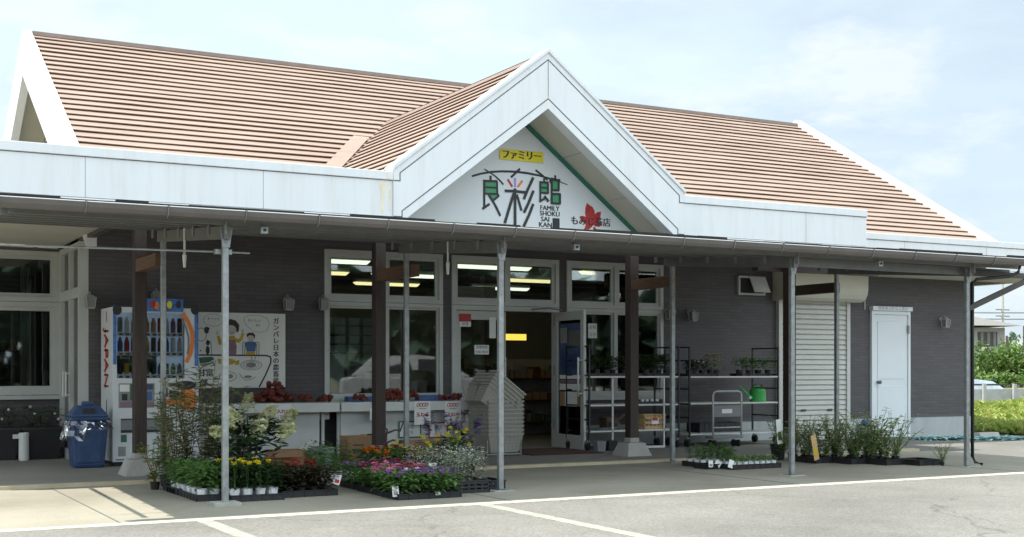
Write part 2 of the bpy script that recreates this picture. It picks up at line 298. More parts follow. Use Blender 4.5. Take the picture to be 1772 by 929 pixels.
    def ribbon(s, pts, w, y0, th=.004, close=False, w2=None):   # a painted/cut stroke in the XZ plane
        P = [Vector((p[0], p[1])) for p in pts]; n = len(P); lf = []; rt = []
        for i in range(n):
            a = P[i] - P[i - 1] if i or close else P[1] - P[0]
            b = P[(i + 1) % n] - P[i] if (i < n - 1 or close) else a
            a.normalize(); b.normalize(); t = (a + b); t = t.normalized() if t.length > 1e-6 else a
            nn = Vector((-t.y, t.x)); k = 1 / max(.5, abs(nn.dot(Vector((-a.y, a.x))))); ww = w if w2 is None else w + (w2 - w) * i / (n - 1)
            lf.append(P[i] + nn * ww / 2 * k); rt.append(P[i] - nn * ww / 2 * k)
        vs = []
        for y in (y0, y0 + th):
            vs += [(q.x, y, q.y) for q in lf] + [(q.x, y, q.y) for q in rt]
        fs = []; m = n if close else n - 1; o = 2 * n
        for i in range(m):
            j = (i + 1) % n
            fs += [(i, n + i, n + j, j), (o + i, o + j, o + n + j, o + n + i), (i, j, o + j, o + i), (n + i, o + n + i, o + n + j, n + j)]
        if not close: fs += [(0, o, o + n, n), (n - 1, 2 * n - 1, o + 2 * n - 1, o + n - 1)]
        return s.add(vs, fs)
    def islands(s):
        pa = list(range(len(s.v)))
        def find(i):
            while pa[i] != i: pa[i] = pa[pa[i]]; i = pa[i]
            return i
        for f in s.f:
            for i in f[1:]: pa[find(i)] = find(f[0])
        gr_ = {}
        for f in s.f: gr_.setdefault(find(f[0]), []).append(f)
        out = []
        for fs in gr_.values():
            ids = sorted({i for f in fs for i in f}); mp = {i: k for k, i in enumerate(ids)}
            m = MB(); m.add([s.v[i] for i in ids], [tuple(mp[i] for i in f) for f in fs]); out.append(m)
        return out
    def build(s, name, mats, parent=None, origin=None, bevel=0, smooth=False, fix=True):
        if name in SPLIT and parent is not None and fix:
            os_ = [m.build(name, mats, parent, origin, bevel, smooth, False) for m in s.islands()]
            return os_[0]
        if parent is not None: org = wloc(parent)
        elif origin is not None: org = Vector(origin)
        else:
            xs = [v.x for v in s.v]; ys = [v.y for v in s.v]; org = Vector(((min(xs) + max(xs)) / 2, (min(ys) + max(ys)) / 2, min(v.z for v in s.v)))
        me = bpy.data.meshes.new(name); me.from_pydata([v - org for v in s.v], [], s.f)
        for m in (mats if isinstance(mats, (list, tuple)) else [mats]): me.materials.append(A[m] if isinstance(m, str) else m)
        if len(me.materials) > 1: me.polygons.foreach_set('material_index', s.mi)
        if smooth: me.polygons.foreach_set('use_smooth', [True] * len(me.polygons))
        me.update()
        o = bpy.data.objects.new(name, me); COL.objects.link(o)
        if parent is not None: o.parent = parent
        else: o.location = org
        if bevel:
            b = o.modifiers.new('bevel', 'BEVEL'); b.width = bevel; b.segments = 2; b.limit_method = 'ANGLE'
        return o
def tag(o, label=None, cat=None, group=None, kind=None):
    if label: o['label'] = label
    if cat: o['category'] = cat
    if group: o['group'] = group
    if kind: o['kind'] = kind
    return o
def thing(name, loc, label, cat, group=None):
    o = bpy.data.objects.new(name, None); COL.objects.link(o); o.location = loc; o.empty_display_size = .1
    return tag(o, label, cat, group)
def dup(root, loc, rz=0, label=None, scale=1, group=None):
    r = root.copy(); COL.objects.link(r); r.location = loc; r.rotation_euler = (0, 0, rz); r.scale = (scale,) * 3
    if label: r['label'] = label
    if group: r['group'] = group
    for ch in list(root.children):
        c = ch.copy(); COL.objects.link(c); c.parent = r
        for g in list(ch.children):
            d = g.copy(); COL.objects.link(d); d.parent = c
    return r
def text_pts(body, size):
    c = bpy.data.curves.new('t', 'FONT'); c.body = body; c.size = size; c.align_x = 'CENTER'; c.align_y = 'CENTER'; c.resolution_u = 3
    o = bpy.data.objects.new('t', c); COL.objects.link(o)
    me = bpy.data.meshes.new_from_object(o.evaluated_get(bpy.context.evaluated_depsgraph_get()))
    r = ([v.co.copy() for v in me.vertices], [tuple(p.vertices) for p in me.polygons])
    bpy.data.objects.remove(o); bpy.data.curves.remove(c); bpy.data.meshes.remove(me)
    return r
def text(mb, body, size, x, y, z, sx=1, rot=0, side=False, bold=0):
    vs, fs = text_pts(body, size); c, s_ = math.cos(rot), math.sin(rot); out = []
    k = 0
    for dx in ((0,) if not bold else (-bold, bold)):
        out = []
        for v in vs:
            a = v.x * sx * c - v.y * s_ + dx; b = v.x * sx * s_ + v.y * c
            out.append((x, y - a, z + b) if side else (x + a, y - k * .0004, z + b))
        mb.add(out, fs); k += 1
    return mb
def struct(o): o['kind'] = 'structure'; return o

# ------------------------------------------------------------ ground
def sheet(name, mat, x0, x1, y0, y1, z0, z1):
    return struct(MB().box(x0, x1, y0, y1, z0, z1).build(name, mat))
sheet('ground', 'field', -900, 1200, -700, 1500, -.95, -.7)
YK = 9.50                                  # edge between parking lot and apron
sheet('parking_lot', 'asph', -60, 22, -40, 18.9, -.72, 0)
sheet('driveway', 'asph', 22, 120, -40, 14, -.72, -.004)
sheet('concrete_apron', 'apron', -12, 13.6, YK, 12.62, -.2, .004)
sheet('porch_floor', 'porch', -12, 13.3, 12.74, 17.2, -.2, .035)
sheet('porch_kerb', 'kerb', -12, 13.3, 12.62, 12.74, -.2, .037)
mb = MB(); mb.box(-12, 16, YK - .14, YK, -.1, .0045)
struct(mb.build('boundary_line', 'line'))
for x in (-2.15, .2, 2.53, 4.87):
    struct(MB().box(x - .06, x + .06, 4.4, YK - .142, -.1, .0042).build('parking_line', 'faint'))
mb = MB(); rnd = random.Random(4)          # apron joints
for x in (-1.2, 1.95, 5.2, 8.4, 11.6): mb.box(x - .006, x + .006, YK + .01, 12.61, 0, .0062)
struct(mb.build('apron_joint', 'joint'))
# grass bank beyond the building
bank = []
def bank_z(x, y): return .05 + .07 * math.sin(x * .6) * math.cos(y * .5) + .012 * max(0, math.hypot(x - 17, y - 14))
nx, ny = 40, 34; mb = MB(); vs = []; fs = []
for j in range(ny):
    for i in range(nx):
        x = 17.85 + i * .75; y = 14.75 + j * .75; edge = min(i, j, 1)
        vs.append((x, y, bank_z(x, y) if edge else -.05))
for j in range(ny - 1):
    for i in range(nx - 1): a = j * nx + i; fs.append((a, a + 1, a + nx + 1, a + nx))
mb.add(vs, fs); struct(mb.build('grass_bank', 'field'))
mb = MB(); rnd = random.Random(11)
for k in range(17000):
    d_ = 20.5 + 15.5 * rnd.random(); r_ = _ray(rnd.uniform(1668, 1830), 640); x, y = r_.x * d_, r_.y * d_
    if x < 17.9 or y < 14.8: continue
    h = rnd.uniform(.06, .26) * (.55 + 1.5 * max(0, math.sin(x * 1.9 + 1.3 * math.sin(y * 1.4)) * math.sin(y * 1.1 + x * .4)) + .5 * rnd.random()); a = rnd.uniform(0, 6.28)
    mb.leaf((x, y, bank_z(x, y) - .02), (math.cos(a) * .6, math.sin(a) * .6, 1), h, rnd.uniform(.03, .075), .8)
tag(mb.build('grass', 'grass'), kind='stuff')

# ------------------------------------------------------------ the shop building
YW = 15.4; YF = 13.1; ZF = .035
YS = 13.75
shop = thing('shop_building', (9, YW, 0), 'long single storey shop with beige ribbed roof, white fascia and pointed front gable', 'shop')
# walls of dark tile, in pieces round the glazing
MX = [(5.70, 7.37), (7.505, 9.18), (9.31, 10.97)]
ZT = 2.665; ZS = .735; XR = 17.45; XL = 2.71
mb = MB()
mb.box(XL + .093, 5.70, YW, YW + .16, ZF, 2.95)
for a, b in ((7.37, 7.505), (9.18, 9.31)): mb.box(a, b, YW, YW + .16, ZF, 2.95)
for a, b in MX: mb.box(a, b, YW, YW + .16, ZT, 2.95)
for a, b in (MX[0], MX[2]): mb.box(a, b, YW, YW + .16, ZF, ZS)
mb.box(10.97, XR, YW, YW + .16, -.1, 3.0)
mb.build('wall', 'tile', shop)
mb = MB(); mb.box(XR - .16, XR, YW + .16, 24, -.1, 3.0); mb.box(XL, XL + .16, 17.0, 24, ZF, 2.95); mb.build('wall', 'tile_y', shop)
MB().box(-1, XL, 16.75, 16.9, ZF, .80).build('wall', 'tile', shop)
mb = MB(); mb.box(9.31, XR + .012, YW - .014, YW, -.1, .33); mb.box(XR, XR + .012, YW, 24, -.1, .33); mb.build('foundation', 'found', shop)
mb = MB(); mb.box(10.2, XR + .02, YW - .022, YW - .001, .332, .362); mb.build('base_trim', 'joint', shop)
mb = MB()
for x in (14.98, 4.42): mb.box(x - .008, x + .008, YW - .02, YW - .001, 2.1 if x > 10 else ZF, 2.9)
mb.build('wall_joint_cover', 'alu', shop)
# inside of the shop
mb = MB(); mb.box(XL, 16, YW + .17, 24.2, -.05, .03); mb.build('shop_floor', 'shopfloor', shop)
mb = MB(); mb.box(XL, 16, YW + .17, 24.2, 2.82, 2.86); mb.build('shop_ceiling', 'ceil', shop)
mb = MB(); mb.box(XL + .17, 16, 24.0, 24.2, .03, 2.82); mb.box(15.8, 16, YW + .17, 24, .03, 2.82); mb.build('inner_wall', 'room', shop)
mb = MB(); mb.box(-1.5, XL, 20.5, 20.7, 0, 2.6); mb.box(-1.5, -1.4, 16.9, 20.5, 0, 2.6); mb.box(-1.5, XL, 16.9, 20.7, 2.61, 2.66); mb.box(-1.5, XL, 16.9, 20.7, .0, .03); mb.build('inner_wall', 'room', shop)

def window(x0, x1, z0, z1, y, splits, fw=.055, sash=.045):
    """frame in a wall opening with panes between the split positions"""
    f = MB(); xs = [x0] + splits + [x1]
    f.box(x0, x1, y - .035, y + .075, z0, z0 + fw); f.box(x0, x1, y - .035, y + .075, z1 - fw, z1)
    for x in xs:
        a = max(x0, x - fw / 2 if x0 < x < x1 else x - fw * (x == x1)); f.box(a, a + fw, y - .033, y + .073, z0 + fw, z1 - fw)
    g = MB()
    for a, b in zip(xs, xs[1:]):
        a += fw if a == x0 else fw / 2; b -= fw if b == x1 else fw / 2
        za, zb = z0 + fw, z1 - fw
        f.box(a, b, y + .0, y + .045, za, za + sash); f.box(a, b, y + .0, y + .045, zb - sash, zb)
        f.box(a, a + sash, y, y + .045, za + sash, zb - sash); f.box(b - sash, b, y, y + .045, za + sash, zb - sash)
        g.box(a + sash, b - sash, y + .018, y + .026, za + sash, zb - sash)
    o = f.build('window', 'alu', shop); g.build('pane', 'glass', o); return o
for a, b in MX: window(a, b, 2.0, ZT, YW, [(a + b) / 2])
window(MX[0][0], MX[0][1], ZS, 1.995, YW, [6.55], .05, .03)
window(MX[2][0], MX[2][1], ZS, 1.995, YW, [10.13], .05, .03)
mb = MB()
for a, b in (MX[0], MX[2]): mb.box(a - .02, b + .02, YW - .07, YW + .02, ZS - .045, ZS - .002)
mb.build('window_sill', 'alu', shop)
# entrance: one closed glazed leaf, one swung open
a, b = MX[1]
mb = MB(); mb.box(a, a + .06, YW - .035, YW + .08, ZF, 1.995); mb.box(b - .06, b, YW - .035, YW + .08, ZF, 1.995); mb.box(a + .06, b - .06, YW - .035, YW + .08, 1.93, 1.995)
mb.build('door_frame', 'alu', shop)
def glazed_door(w, h, name, parent, mtx):
    d = MB(); st = .085
    for q in ((0, st, 0, h), (w - st, w, 0, h), (st, w - st, 0, .19), (st, w - st, h - .12, h)):
        d.box(q[0], q[1], 0, .04, q[2], q[3], mtx)
    o = d.build(name, 'alu', parent)
    MB().box(st, w - st, .016, .024, .19, h - .12, mtx).build('pane', 'glass', o)
    hd = MB(); hd.tube([mtx @ Vector((w - .04, -.06, .72)), mtx @ Vector((w - .04, -.06, 1.25))], .014)
    for z in (.76, 1.21): hd.tube([mtx @ Vector((w - .04, -.06, z)), mtx @ Vector((w - .04, 0, z))], .01, 6)
    hd.build('handle', 'shelf', o, smooth=True)
    hg = MB()
    for z in (.25, 1.0, 1.7): hg.box(-.012, .006, -.008, .05, z, z + .14, mtx)
    hg.build('hinge', 'grey', o)
    return o
DW = (b - a - .12) / 2; DH = 1.93 - ZF - .012
dl = glazed_door(DW, DH, 'glazed_door', shop, Matrix.Translation((a + .06, YW, ZF + .006)))
tag(dl, 'closed left door leaf')
dr = glazed_door(DW + .04, DH, 'glazed_door', shop, Matrix.Translation((b - .07, YW - .02, ZF + .006)) @ Matrix.Rotation(R(-92), 4, 'Z') @ Matrix.Scale(1, 4))
tag(dr, 'open right door leaf')
mb = MB(); mb.beam((b - .45, YW - .04, 1.96), (b - .3, YW - .25, 1.97), .02, .02); mb.beam((b - .3, YW - .25, 1.97), (b - .11, YW - .3, 1.95), .02, .02); mb.build('door_closer', 'galvd', shop)
# recess at the left: glazed side wall and window wall
f = MB(); g = MB(); X0 = XL - .02
for ya, yb in ((YW + .003, YW + .07), (YW + .62, YW + .69), (YW + 1.26, YW + 1.345)): f.box(X0, XL + .09, ya, yb, ZF, 2.62)
for za, zb in ((2.55, 2.62), (1.97, 2.09), (.036, .16)):
    for ya, yb in ((YW + .07, YW + .62), (YW + .69, YW + 1.26)): f.box(X0 + .004, XL + .086, ya, yb, za, zb)
o = f.build('side_entrance', 'alu', shop)
for ya, yb in ((YW + .07, YW + .62), (YW + .69, YW + 1.26)):
    g.box(XL + .03, XL + .038, ya, yb, .16, 1.97); g.box(XL + .03, XL + .038, ya, yb, 2.09, 2.55)
g.build('pane', 'glass', o)
mb = MB()
for y in (YW + .56, YW + .75): mb.tube([(X0 - .05, y, .8), (X0 - .05, y, 1.1)], .012); mb.beam((X0 - .05, y, .82), (X0, y, .82), .015, .015); mb.beam((X0 - .05, y, 1.08), (X0, y, 1.08), .015, .015)
mb.build('handle', 'shelf', o)  # added pale bars, vertical glints on the glazing put into shape
y2 = 16.75
window(-1, XL - .02, 1.97, 2.60, y2, [1.2], .06, .045)
window(-1, XL - .02, .81, 1.965, y2, [1.2], .06, .05)
MB().box(-1, XL - .02, y2 - .07, y2 - .036, .755, .805).build('window_sill', 'alu', shop)
# porch ceilings
mb = MB(); mb.box(-.4, XL, YF + .14, 16.9, 2.665, 2.70)
for x in (-.2, .75, 1.7): mb.box(x - .004, x + .004, YF + .15, 16.7, 2.659, 2.666)
mb.build('porch_ceiling', 'soffit', shop)
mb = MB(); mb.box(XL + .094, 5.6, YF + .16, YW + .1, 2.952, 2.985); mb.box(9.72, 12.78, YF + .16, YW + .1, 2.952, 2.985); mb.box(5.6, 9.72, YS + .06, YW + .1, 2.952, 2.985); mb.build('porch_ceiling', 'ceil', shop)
MB().box(XL + .003, XL + .09, YF + .165, YW + .16, 2.625, 2.95).build('ceiling_drop', 'tile_y', shop)
# flat roof and parapet fascias
mb = MB(); mb.box(-.4, 5.60, YF + .13, 16.6, 3.0, 3.08); mb.box(9.72, 12.75, YF + .13, 16.6, 3.0, 3.08); mb.box(5.6, 9.72, YS + .12, 16.6, 3.0, 3.08); mb.box(12.75, 18.6, 14.55, 24, 3.005, 3.085); mb.build('flat_roof', 'galvd', shop)
def parapet(x0, x1, y, z0, z1):
    m = MB(); m.box(x0, x1, y, y + .12, z0, z1 - .10); m.box(x0, x1, y - .02, y + .14, z1 - .095, z1); m.box(x0, x1, y - .012, y + .12, z0 - .085, z0 - .004)
    o = m.build('fascia', 'white', shop, bevel=.006)
    j = MB(); j.box(x0 + .01, x1 - .01, y - .002, y + .05, z1 - .1, z1 - .095); j.box(x0, x1 - .01, y - .0025, y + .05, z0 - .004, z0)
    x = x0 + 2.05
    j.build('joint_line', 'joint', o)
    j = MB()
    while x < x1 - .6: j.box(x - .0025, x + .0025, y - .001, y + .03, z0, z1 - .1); x += 1.82
    j.build('panel_seam', 'grey', o)
    return o
f1 = parapet(.3, 5.66, YF, 2.83, 3.335)
f2 = parapet(9.64, 12.79, YF, 2.83, 3.335)
f3 = parapet(12.805, 18.6, 14.4, 2.74, 3.215)
mb = MB(); mb.box(12.67, 12.79, YF + .141, 14.39, 2.75, 3.335); mb.box(.3, .42, YF + .141, 16, 2.75, 3.335); mb.build('fascia', 'white', shop)
mb = MB(); mb.box(12.805, 18.6, 14.521, YW - .03, 2.645, 2.675); mb.box(18.4, 18.6, 14.5, 24, 2.65, 3.2); mb.build('soffit', 'soffit', shop)
mb = MB(); mb.ribbon([(5.535, 3.22), (5.54, 3.05), (5.535, 2.86)], .075, YF - .0035, .003, False, .02); mb.ribbon([(5.625, 3.22), (5.62, 3.0), (5.625, 2.9)], .03, YF - .0035, .003, False, .012); mb.ribbon([(5.6, 3.32), (5.6, 3.25)], .03, YF - .0235, .003); mb.build('rust_stain', 'rust', shop)
# front gable frame
PK = 7.655
gp = [(5.66, 2.745), (5.835, 2.745), (5.835, 2.835), (PK, 4.235), (PK, 4.91), (5.66, 3.37)]
gq = [(2 * PK - x, z) for x, z in reversed(gp)]
mb = MB(); mb.prism(gp, YF - .03, YF + .16); mb.prism(gq, YF - .03, YF + .16); go = mb.build('gable_frame', 'white', shop)
def off(pl, d):                                # groove parallel to a gable edge
    return [(x, z - d) for x, z in pl]
mb = MB(); y = YF - .0335
for sgn in (1, -1):
    mir = lambda pl: [(PK + sgn * (x - PK), z) for x, z in pl]
    mb.ribbon(mir([(5.66, 3.235), (5.735, 3.235), (5.735, 3.325), (PK, 4.815)]), .011, y, .003)
    mb.ribbon(mir([(5.66, 2.835), (5.76, 2.835), (5.76, 2.9), (PK, 4.35)]), .011, y, .003)
mb.ribbon([(PK, 4.36), (PK, 4.80)], .005, y, .003)
mb.build('joint_line', 'joint', go)
capp = [(5.645, 3.355), (PK, 4.905), (PK, 4.945), (5.645, 3.40)]
mb = MB(); mb.prism(capp, YF - .05, YF + .2); mb.prism([(2 * PK - x, z) for x, z in reversed(capp)], YF - .05, YF + .2); mb.build('gable_cap', 'white', go)
# sloping soffits, sign wall
YS = 13.75
mb = MB()
sp = [(5.835, 2.80), (5.835, 2.835), (PK, 4.235), (PK, 4.33), (5.75, 2.86)]
sl = [(5.80, 2.80), (PK, 4.235), (PK, 4.29), (5.72, 2.80)]
mb.prism(sl, YF + .161, YS + .1); mb.prism([(2 * PK - x, z) for x, z in reversed(sl)], YF + .161, YS + .1)
mb.build('gable_soffit', 'soffit', shop)
mb = MB()
for t in (.32, .68):
    for s_ in (1,):
        x = PK + (9.475 - PK) * t; z = 4.235 - (4.235 - 2.835) * t
        mb.beam((x, YF + .165, z - .004), (x, YS - .06, z - .004), .006, .006)
mb.build('panel_seam', 'drawgry', shop)
sw = MB().prism([(5.5, 2.62), (9.81, 2.62), (9.81, 2.75), (PK, 4.40), (5.5, 2.75)], YS, YS + .05).build('gable_sign', 'signw', shop)
mb = MB()
for s_ in (1, -1): mb.ribbon([(PK + s_ * 1.93, 2.735), (PK, 4.215)], .046, YS - .055, .055)
mb.build('green_trim', 'green', sw)
def S(x, y): v = at(800 + x / 5.805, 240 + y / 5.805, YS); return (v.x, v.z)       # sketch point on the sign wall
k = 0
def strokes(name, mat, lst):
    m = MB()
    for i, (w, pts, *w2) in enumerate(lst):
        m.ribbon([S(*p) for p in pts], w * .84, YS - .004 - .0004 * i, .004, False, w2[0] * .84 if w2 else None)
    return m.build(name, mat, sw)
def panelq(name, mat, quads, y=YS - .003):
    m = MB()
    for i, q in enumerate(quads): m.prism([S(*p) for p in q], y - i * .0002, y - i * .0002 + .0028)
    return m.build(name, mat, sw)
panelq('green_panel', 'signgreen', [[(215, 552), (350, 556), (350, 430), (215, 425)], [(270, 565), (308, 622), (362, 578), (350, 558)], [(778, 545), (858, 550), (858, 440), (778, 436)], [(890, 522), (968, 526), (968, 420), (890, 412)], [(890, 650), (976, 652), (976, 555), (890, 552)]])
strokes('logo_stroke', 'ink', [
    (.028, [(95, 377), (180, 352), (290, 333), (400, 327), (530, 331), (650, 345)], .034), (.034, [(652, 346), (760, 367), (870, 397), (960, 425), (1055, 462)], .012),
    (.016, [(220, 305), (270, 335), (325, 372), (370, 412), (412, 460)], .026), (.034, [(488, 388), (578, 302)]), (.03, [(735, 315), (795, 362), (855, 415)]),
    (.034, [(283, 372), (283, 420)]), (.034, [(208, 422), (222, 424), (352, 428)]), (.034, [(219, 418), (219, 690)]), (.03, [(347, 432), (350, 552)]), (.026, [(228, 487), (345, 492)]), (.03, [(228, 552), (352, 556)]),
    (.036, [(200, 705), (272, 655)]), (.034, [(262, 562), (300, 620), (340, 690), (380, 775)]), (.032, [(305, 622), (363, 575)]), (.03, [(345, 540), (365, 580)]),
    (.04, [(425, 523), (520, 527), (640, 540)]), (.044, [(527, 500), (528, 875)]), (.044, [(515, 550), (480, 660), (424, 848)]), (.036, [(545, 560), (592, 722)]),
    (.042, [(710, 390), (650, 520), (615, 608)]), (.042, [(712, 522), (665, 640), (617, 742)]), (.042, [(710, 655), (665, 770), (614, 880)]),
    (.028, [(818, 398), (818, 440)]), (.03, [(772, 436), (862, 441)]), (.03, [(780, 430), (780, 632)]), (.026, [(857, 440), (858, 548)]), (.024, [(786, 490), (852, 494)]), (.028, [(786, 543), (860, 548)]),
    (.032, [(772, 632), (826, 598)]), (.036, [(820, 575), (862, 630)]), (.03, [(928, 368), (928, 402)]), (.034, [(884, 402), (978, 424)]), (.032, [(878, 400), (882, 440)]), (.032, [(893, 415), (893, 652)]), (.028, [(968, 405), (964, 455)]),
    (.026, [(964, 430), (964, 522)]), (.026, [(893, 517), (968, 522)]), (.028, [(893, 553), (980, 556)]), (.028, [(976, 553), (976, 655)]), (.03, [(890, 648), (980, 654)])])
strokes('logo_spark', 'redp', [(.034, [(455, 408), (502, 482)])]); strokes('logo_spark', 'lilac', [(.036, [(528, 393), (530, 486)])]); strokes('logo_spark', 'orangep', [(.036, [(602, 422), (555, 485)])])
yb = panelq('name_plate', 'yellowp', [[(372, 207), (808, 245), (810, 140), (375, 100)]], YS - .012)
def slant(mb, body, size, p, q, y, sx=1, bold=0):   # text whose base line follows the wall
    c = ((p[0] + q[0]) / 2, (p[1] + q[1]) / 2); v = S(*c); return text(mb, body, size, v[0], y, v[1], sx, 0, False, bold)
for i, ch in enumerate('ファミリー'): m = MB(); slant(m, ch, .122, (400 + i * 80, 160 + i * 5), (460 + i * 80, 165 + i * 5), YS - .0165, 1.0, .005); m.build('name_lettering', 'ink', yb)
m = MB()
for s_, yy, x0, x1, sz in (('FAMILY', 697, 775, 978, .085), ('SHOKU', 752, 775, 980, .085), ('SAI', 807, 778, 885, .085), ('KAN', 864, 778, 890, .085)):
    slant(m, s_, sz, (x0, yy), (x1, yy + 6), YS - .004, 1.02 if len(s_) > 3 else 1.1, .003)
m.prism([S(*p) for p in ((906, 890), (976, 895), (976, 800), (906, 796))], YS - .0035, YS - .0005)
m.build('lettering', 'ink', sw)
def S2(x, y): v = at(960 + x / 10.32, 330 + y / 10.32, YS); return (v.x, v.z)
m = MB(); lf = [(572, 215), (545, 310), (540, 400), (552, 465), (490, 445), (440, 462), (462, 520), (500, 560), (545, 590), (552, 620), (520, 690), (610, 690), (665, 640), (690, 605), (720, 640), (800, 640), (850, 600), (820, 560), (760, 540), (810, 480), (825, 370), (750, 385), (715, 425), (705, 350), (670, 290), (610, 250)]
m.prism([S2(*p) for p in lf], YS - .004, YS - .0005); m.ribbon([S2(690, 655), S2(740, 715)], .03, YS - .004); lo = m.build('leaf_emblem', 'redp', sw)
v = S2(640, 545)
for i, ch in enumerate('もみじ茶店'): m = MB(); text(m, ch, .118, v[0] + (i - 2) * .121, YS - .006, v[1] - .01, 1.03, 0, False, .003); m.build('lettering', 'ink', sw)

# ------------------------------------------------------------ main roof, dormer roof
BE = .5870; AL = -6.78                         # roof plane z = H + AL + BE*y
def zr(y): return H + AL + BE * y
RX0, RX1, RY0, RY1 = 2.82, 17.6, 14.95, 20.06
sl = math.hypot(1, BE); nrm = Vector((0, -BE / sl, 1 / sl))
mb = MB(); n = 30; lip = .037; rq = random.Random(12)
for i in range(n):
    ya = RY0 + (RY1 - RY0) * i / n; yb_ = RY0 + (RY1 - RY0) * (i + 1) / n
    dn = Vector((0, -1 / sl, -BE / sl)); pa = Vector((0, ya, zr(ya))); pb = Vector((0, yb_, zr(yb_)))
    vs = []; F = []; ns = 16
    for k in range(ns + 1):
        x = RX0 + (RX1 - RX0) * k / ns; dz = rq.uniform(-.005, .005); ds = rq.uniform(-.008, .008)
        nose = pa + nrm * (lip + dz) + dn * (.02 + ds); under = nose - nrm * .010; back = under - dn * .055; foot = pa - dn * .035 - nrm * .004; pu = pb + nrm * .004 - dn * .03
        vs += [(x, q.y, q.z) for q in (foot, back, under, nose, pu)]
        if k:
            o_ = 5 * (k - 1); F += [(o_ + 4, o_ + 3, o_ + 8, o_ + 9), (o_ + 3, o_ + 2, o_ + 7, o_ + 8), (o_ + 2, o_ + 1, o_ + 6, o_ + 7), (o_ + 1, o_, o_ + 5, o_ + 6)]
    mb.add(vs, F)
for i in range(n):                              # back slope, plain mirror
    pass
mb.add([(RX0, RY1, zr(RY1)), (RX1, RY1, zr(RY1)), (RX1, 2 * RY1 - RY0, zr(RY0)), (RX0, 2 * RY1 - RY0, zr(RY0))], [(0, 1, 2, 3)])
roof = mb.build('roof', 'roof', shop)
mb = MB(); mb.box(RX0 + .01, RX1, RY1 - .09, RY1 + .09, zr(RY1) - .02, zr(RY1) + .04); mb.build('ridge_cap', 'roofd', roof)
def rake(x0, x1, up, dn):
    m = MB()
    for sg in (-1, 1):
        ye = RY1 + sg * (RY1 - 15.0); 
        pts = [(RY1, zr(RY1) + up), (ye, zr(15.0) + up), (ye, zr(15.0) - dn), (RY1, zr(RY1) - dn)]
        if sg > 0: pts = pts[::-1]
        m.prismx(pts, x0, x1)
    return m
rake(2.70, 2.818, .07, .62).build('barge_board', 'white', roof)
rake(17.602, 17.76, .125, .5).build('barge_board', 'white', roof)
mb = MB()                                      # recessed gable wall with lattice vent, cream soffit under the verge
for sg in (-1, 1):
    ye = RY1 + sg * (RY1 - 15.4); q = [(RY1, zr(RY1) - .3), (ye, zr(15.4) - .3), (ye, zr(15.4) - .33), (RY1, zr(RY1) - .33)]
    mb.prismx(q if sg < 0 else q[::-1], 2.819, 3.25)
mb.build('verge_soffit', 'soffit', roof)
mb = MB(); mb.prismx([(RY1, zr(RY1) - .34), (15.2, 3.05), (2 * RY1 - 15.2, 3.05)], 3.26, 3.36); mb.prismx([(RY1, zr(RY1) - .1), (15.2, 3.05), (2 * RY1 - 15.2, 3.05)], 17.3, 17.4); gw = mb.build('gable_wall', 'white', roof)
mb = MB()
for i in range(26):
    z = 3.3 + i * .08; w = (zr(RY1) - .45 - z) / BE
    if w > .1: mb.box(3.245, 3.256, RY1 - w, RY1 + w, z, z + .03)
mb.build('lattice_vent', 'drawgry', gw)
# dormer: ridge along Y, ribs along Y
DS = .765; DZ = 4.885
def zd(x): return DZ - DS * abs(PK - x)
dl_ = math.hypot(1, DS); mb = MB(); n = 15
for sg in (-1, 1):
    nn = Vector((sg * DS / dl_, 0, 1 / dl_))
    for i in range(n):
        xa = PK + sg * 2.03 * (i + 1) / n; xb = PK + sg * 2.03 * i / n
        dn = Vector((sg / dl_, 0, -DS / dl_)); pa = Vector((xa, 0, zd(xa))); pb = Vector((xb, 0, zd(xb)))
        nose = pa + nn * .036 + dn * .025; under = nose - nn * .010; back = under - dn * .065; foot = pa - dn * .04 - nn * .004; pu = pb + nn * .004 - dn * .035
        yb1 = (pa.z - H - AL) / BE + .09; yb2 = (pb.z - H - AL) / BE + .09
        vs = [(q.x, YF + .17, q.z) for q in (foot, back, under, nose, pu)] + [(q.x, yy, q.z) for q, yy in ((foot, yb1), (back, yb1), (under, yb1), (nose, yb1), (pu, yb2))]
        F = [(4, 3, 8, 9), (3, 2, 7, 8), (2, 1, 6, 7), (1, 0, 5, 6)]
        mb.add(vs, F if sg > 0 else [f[::-1] for f in F])
do = mb.build('dormer_roof', 'roof', shop)
mb = MB(); mb.prism([(PK - .06, DZ - .02), (PK + .06, DZ - .02), (PK, DZ + .035)], YF + .2, (DZ - H - AL) / BE + .05); mb.build('ridge_cap', 'roofd', do)
mb = MB(); vs = []
for sg in (-1, 1):
    vs = []
    for i in range(7):
        x = PK + sg * (.55 + (2.03 - .55) * i / 6); z = zd(x) ; y = (z - H - AL) / BE
        vs += [(x + sg * .26, y + .02, zr(y + .02) + .045), (x + sg * .02, y, z + .05)]
    mb.add(vs, [(2 * i, 2 * i + 1, 2 * i + 3, 2 * i + 2) for i in range(6)])
mb.build('valley_flashing', 'roof', do)

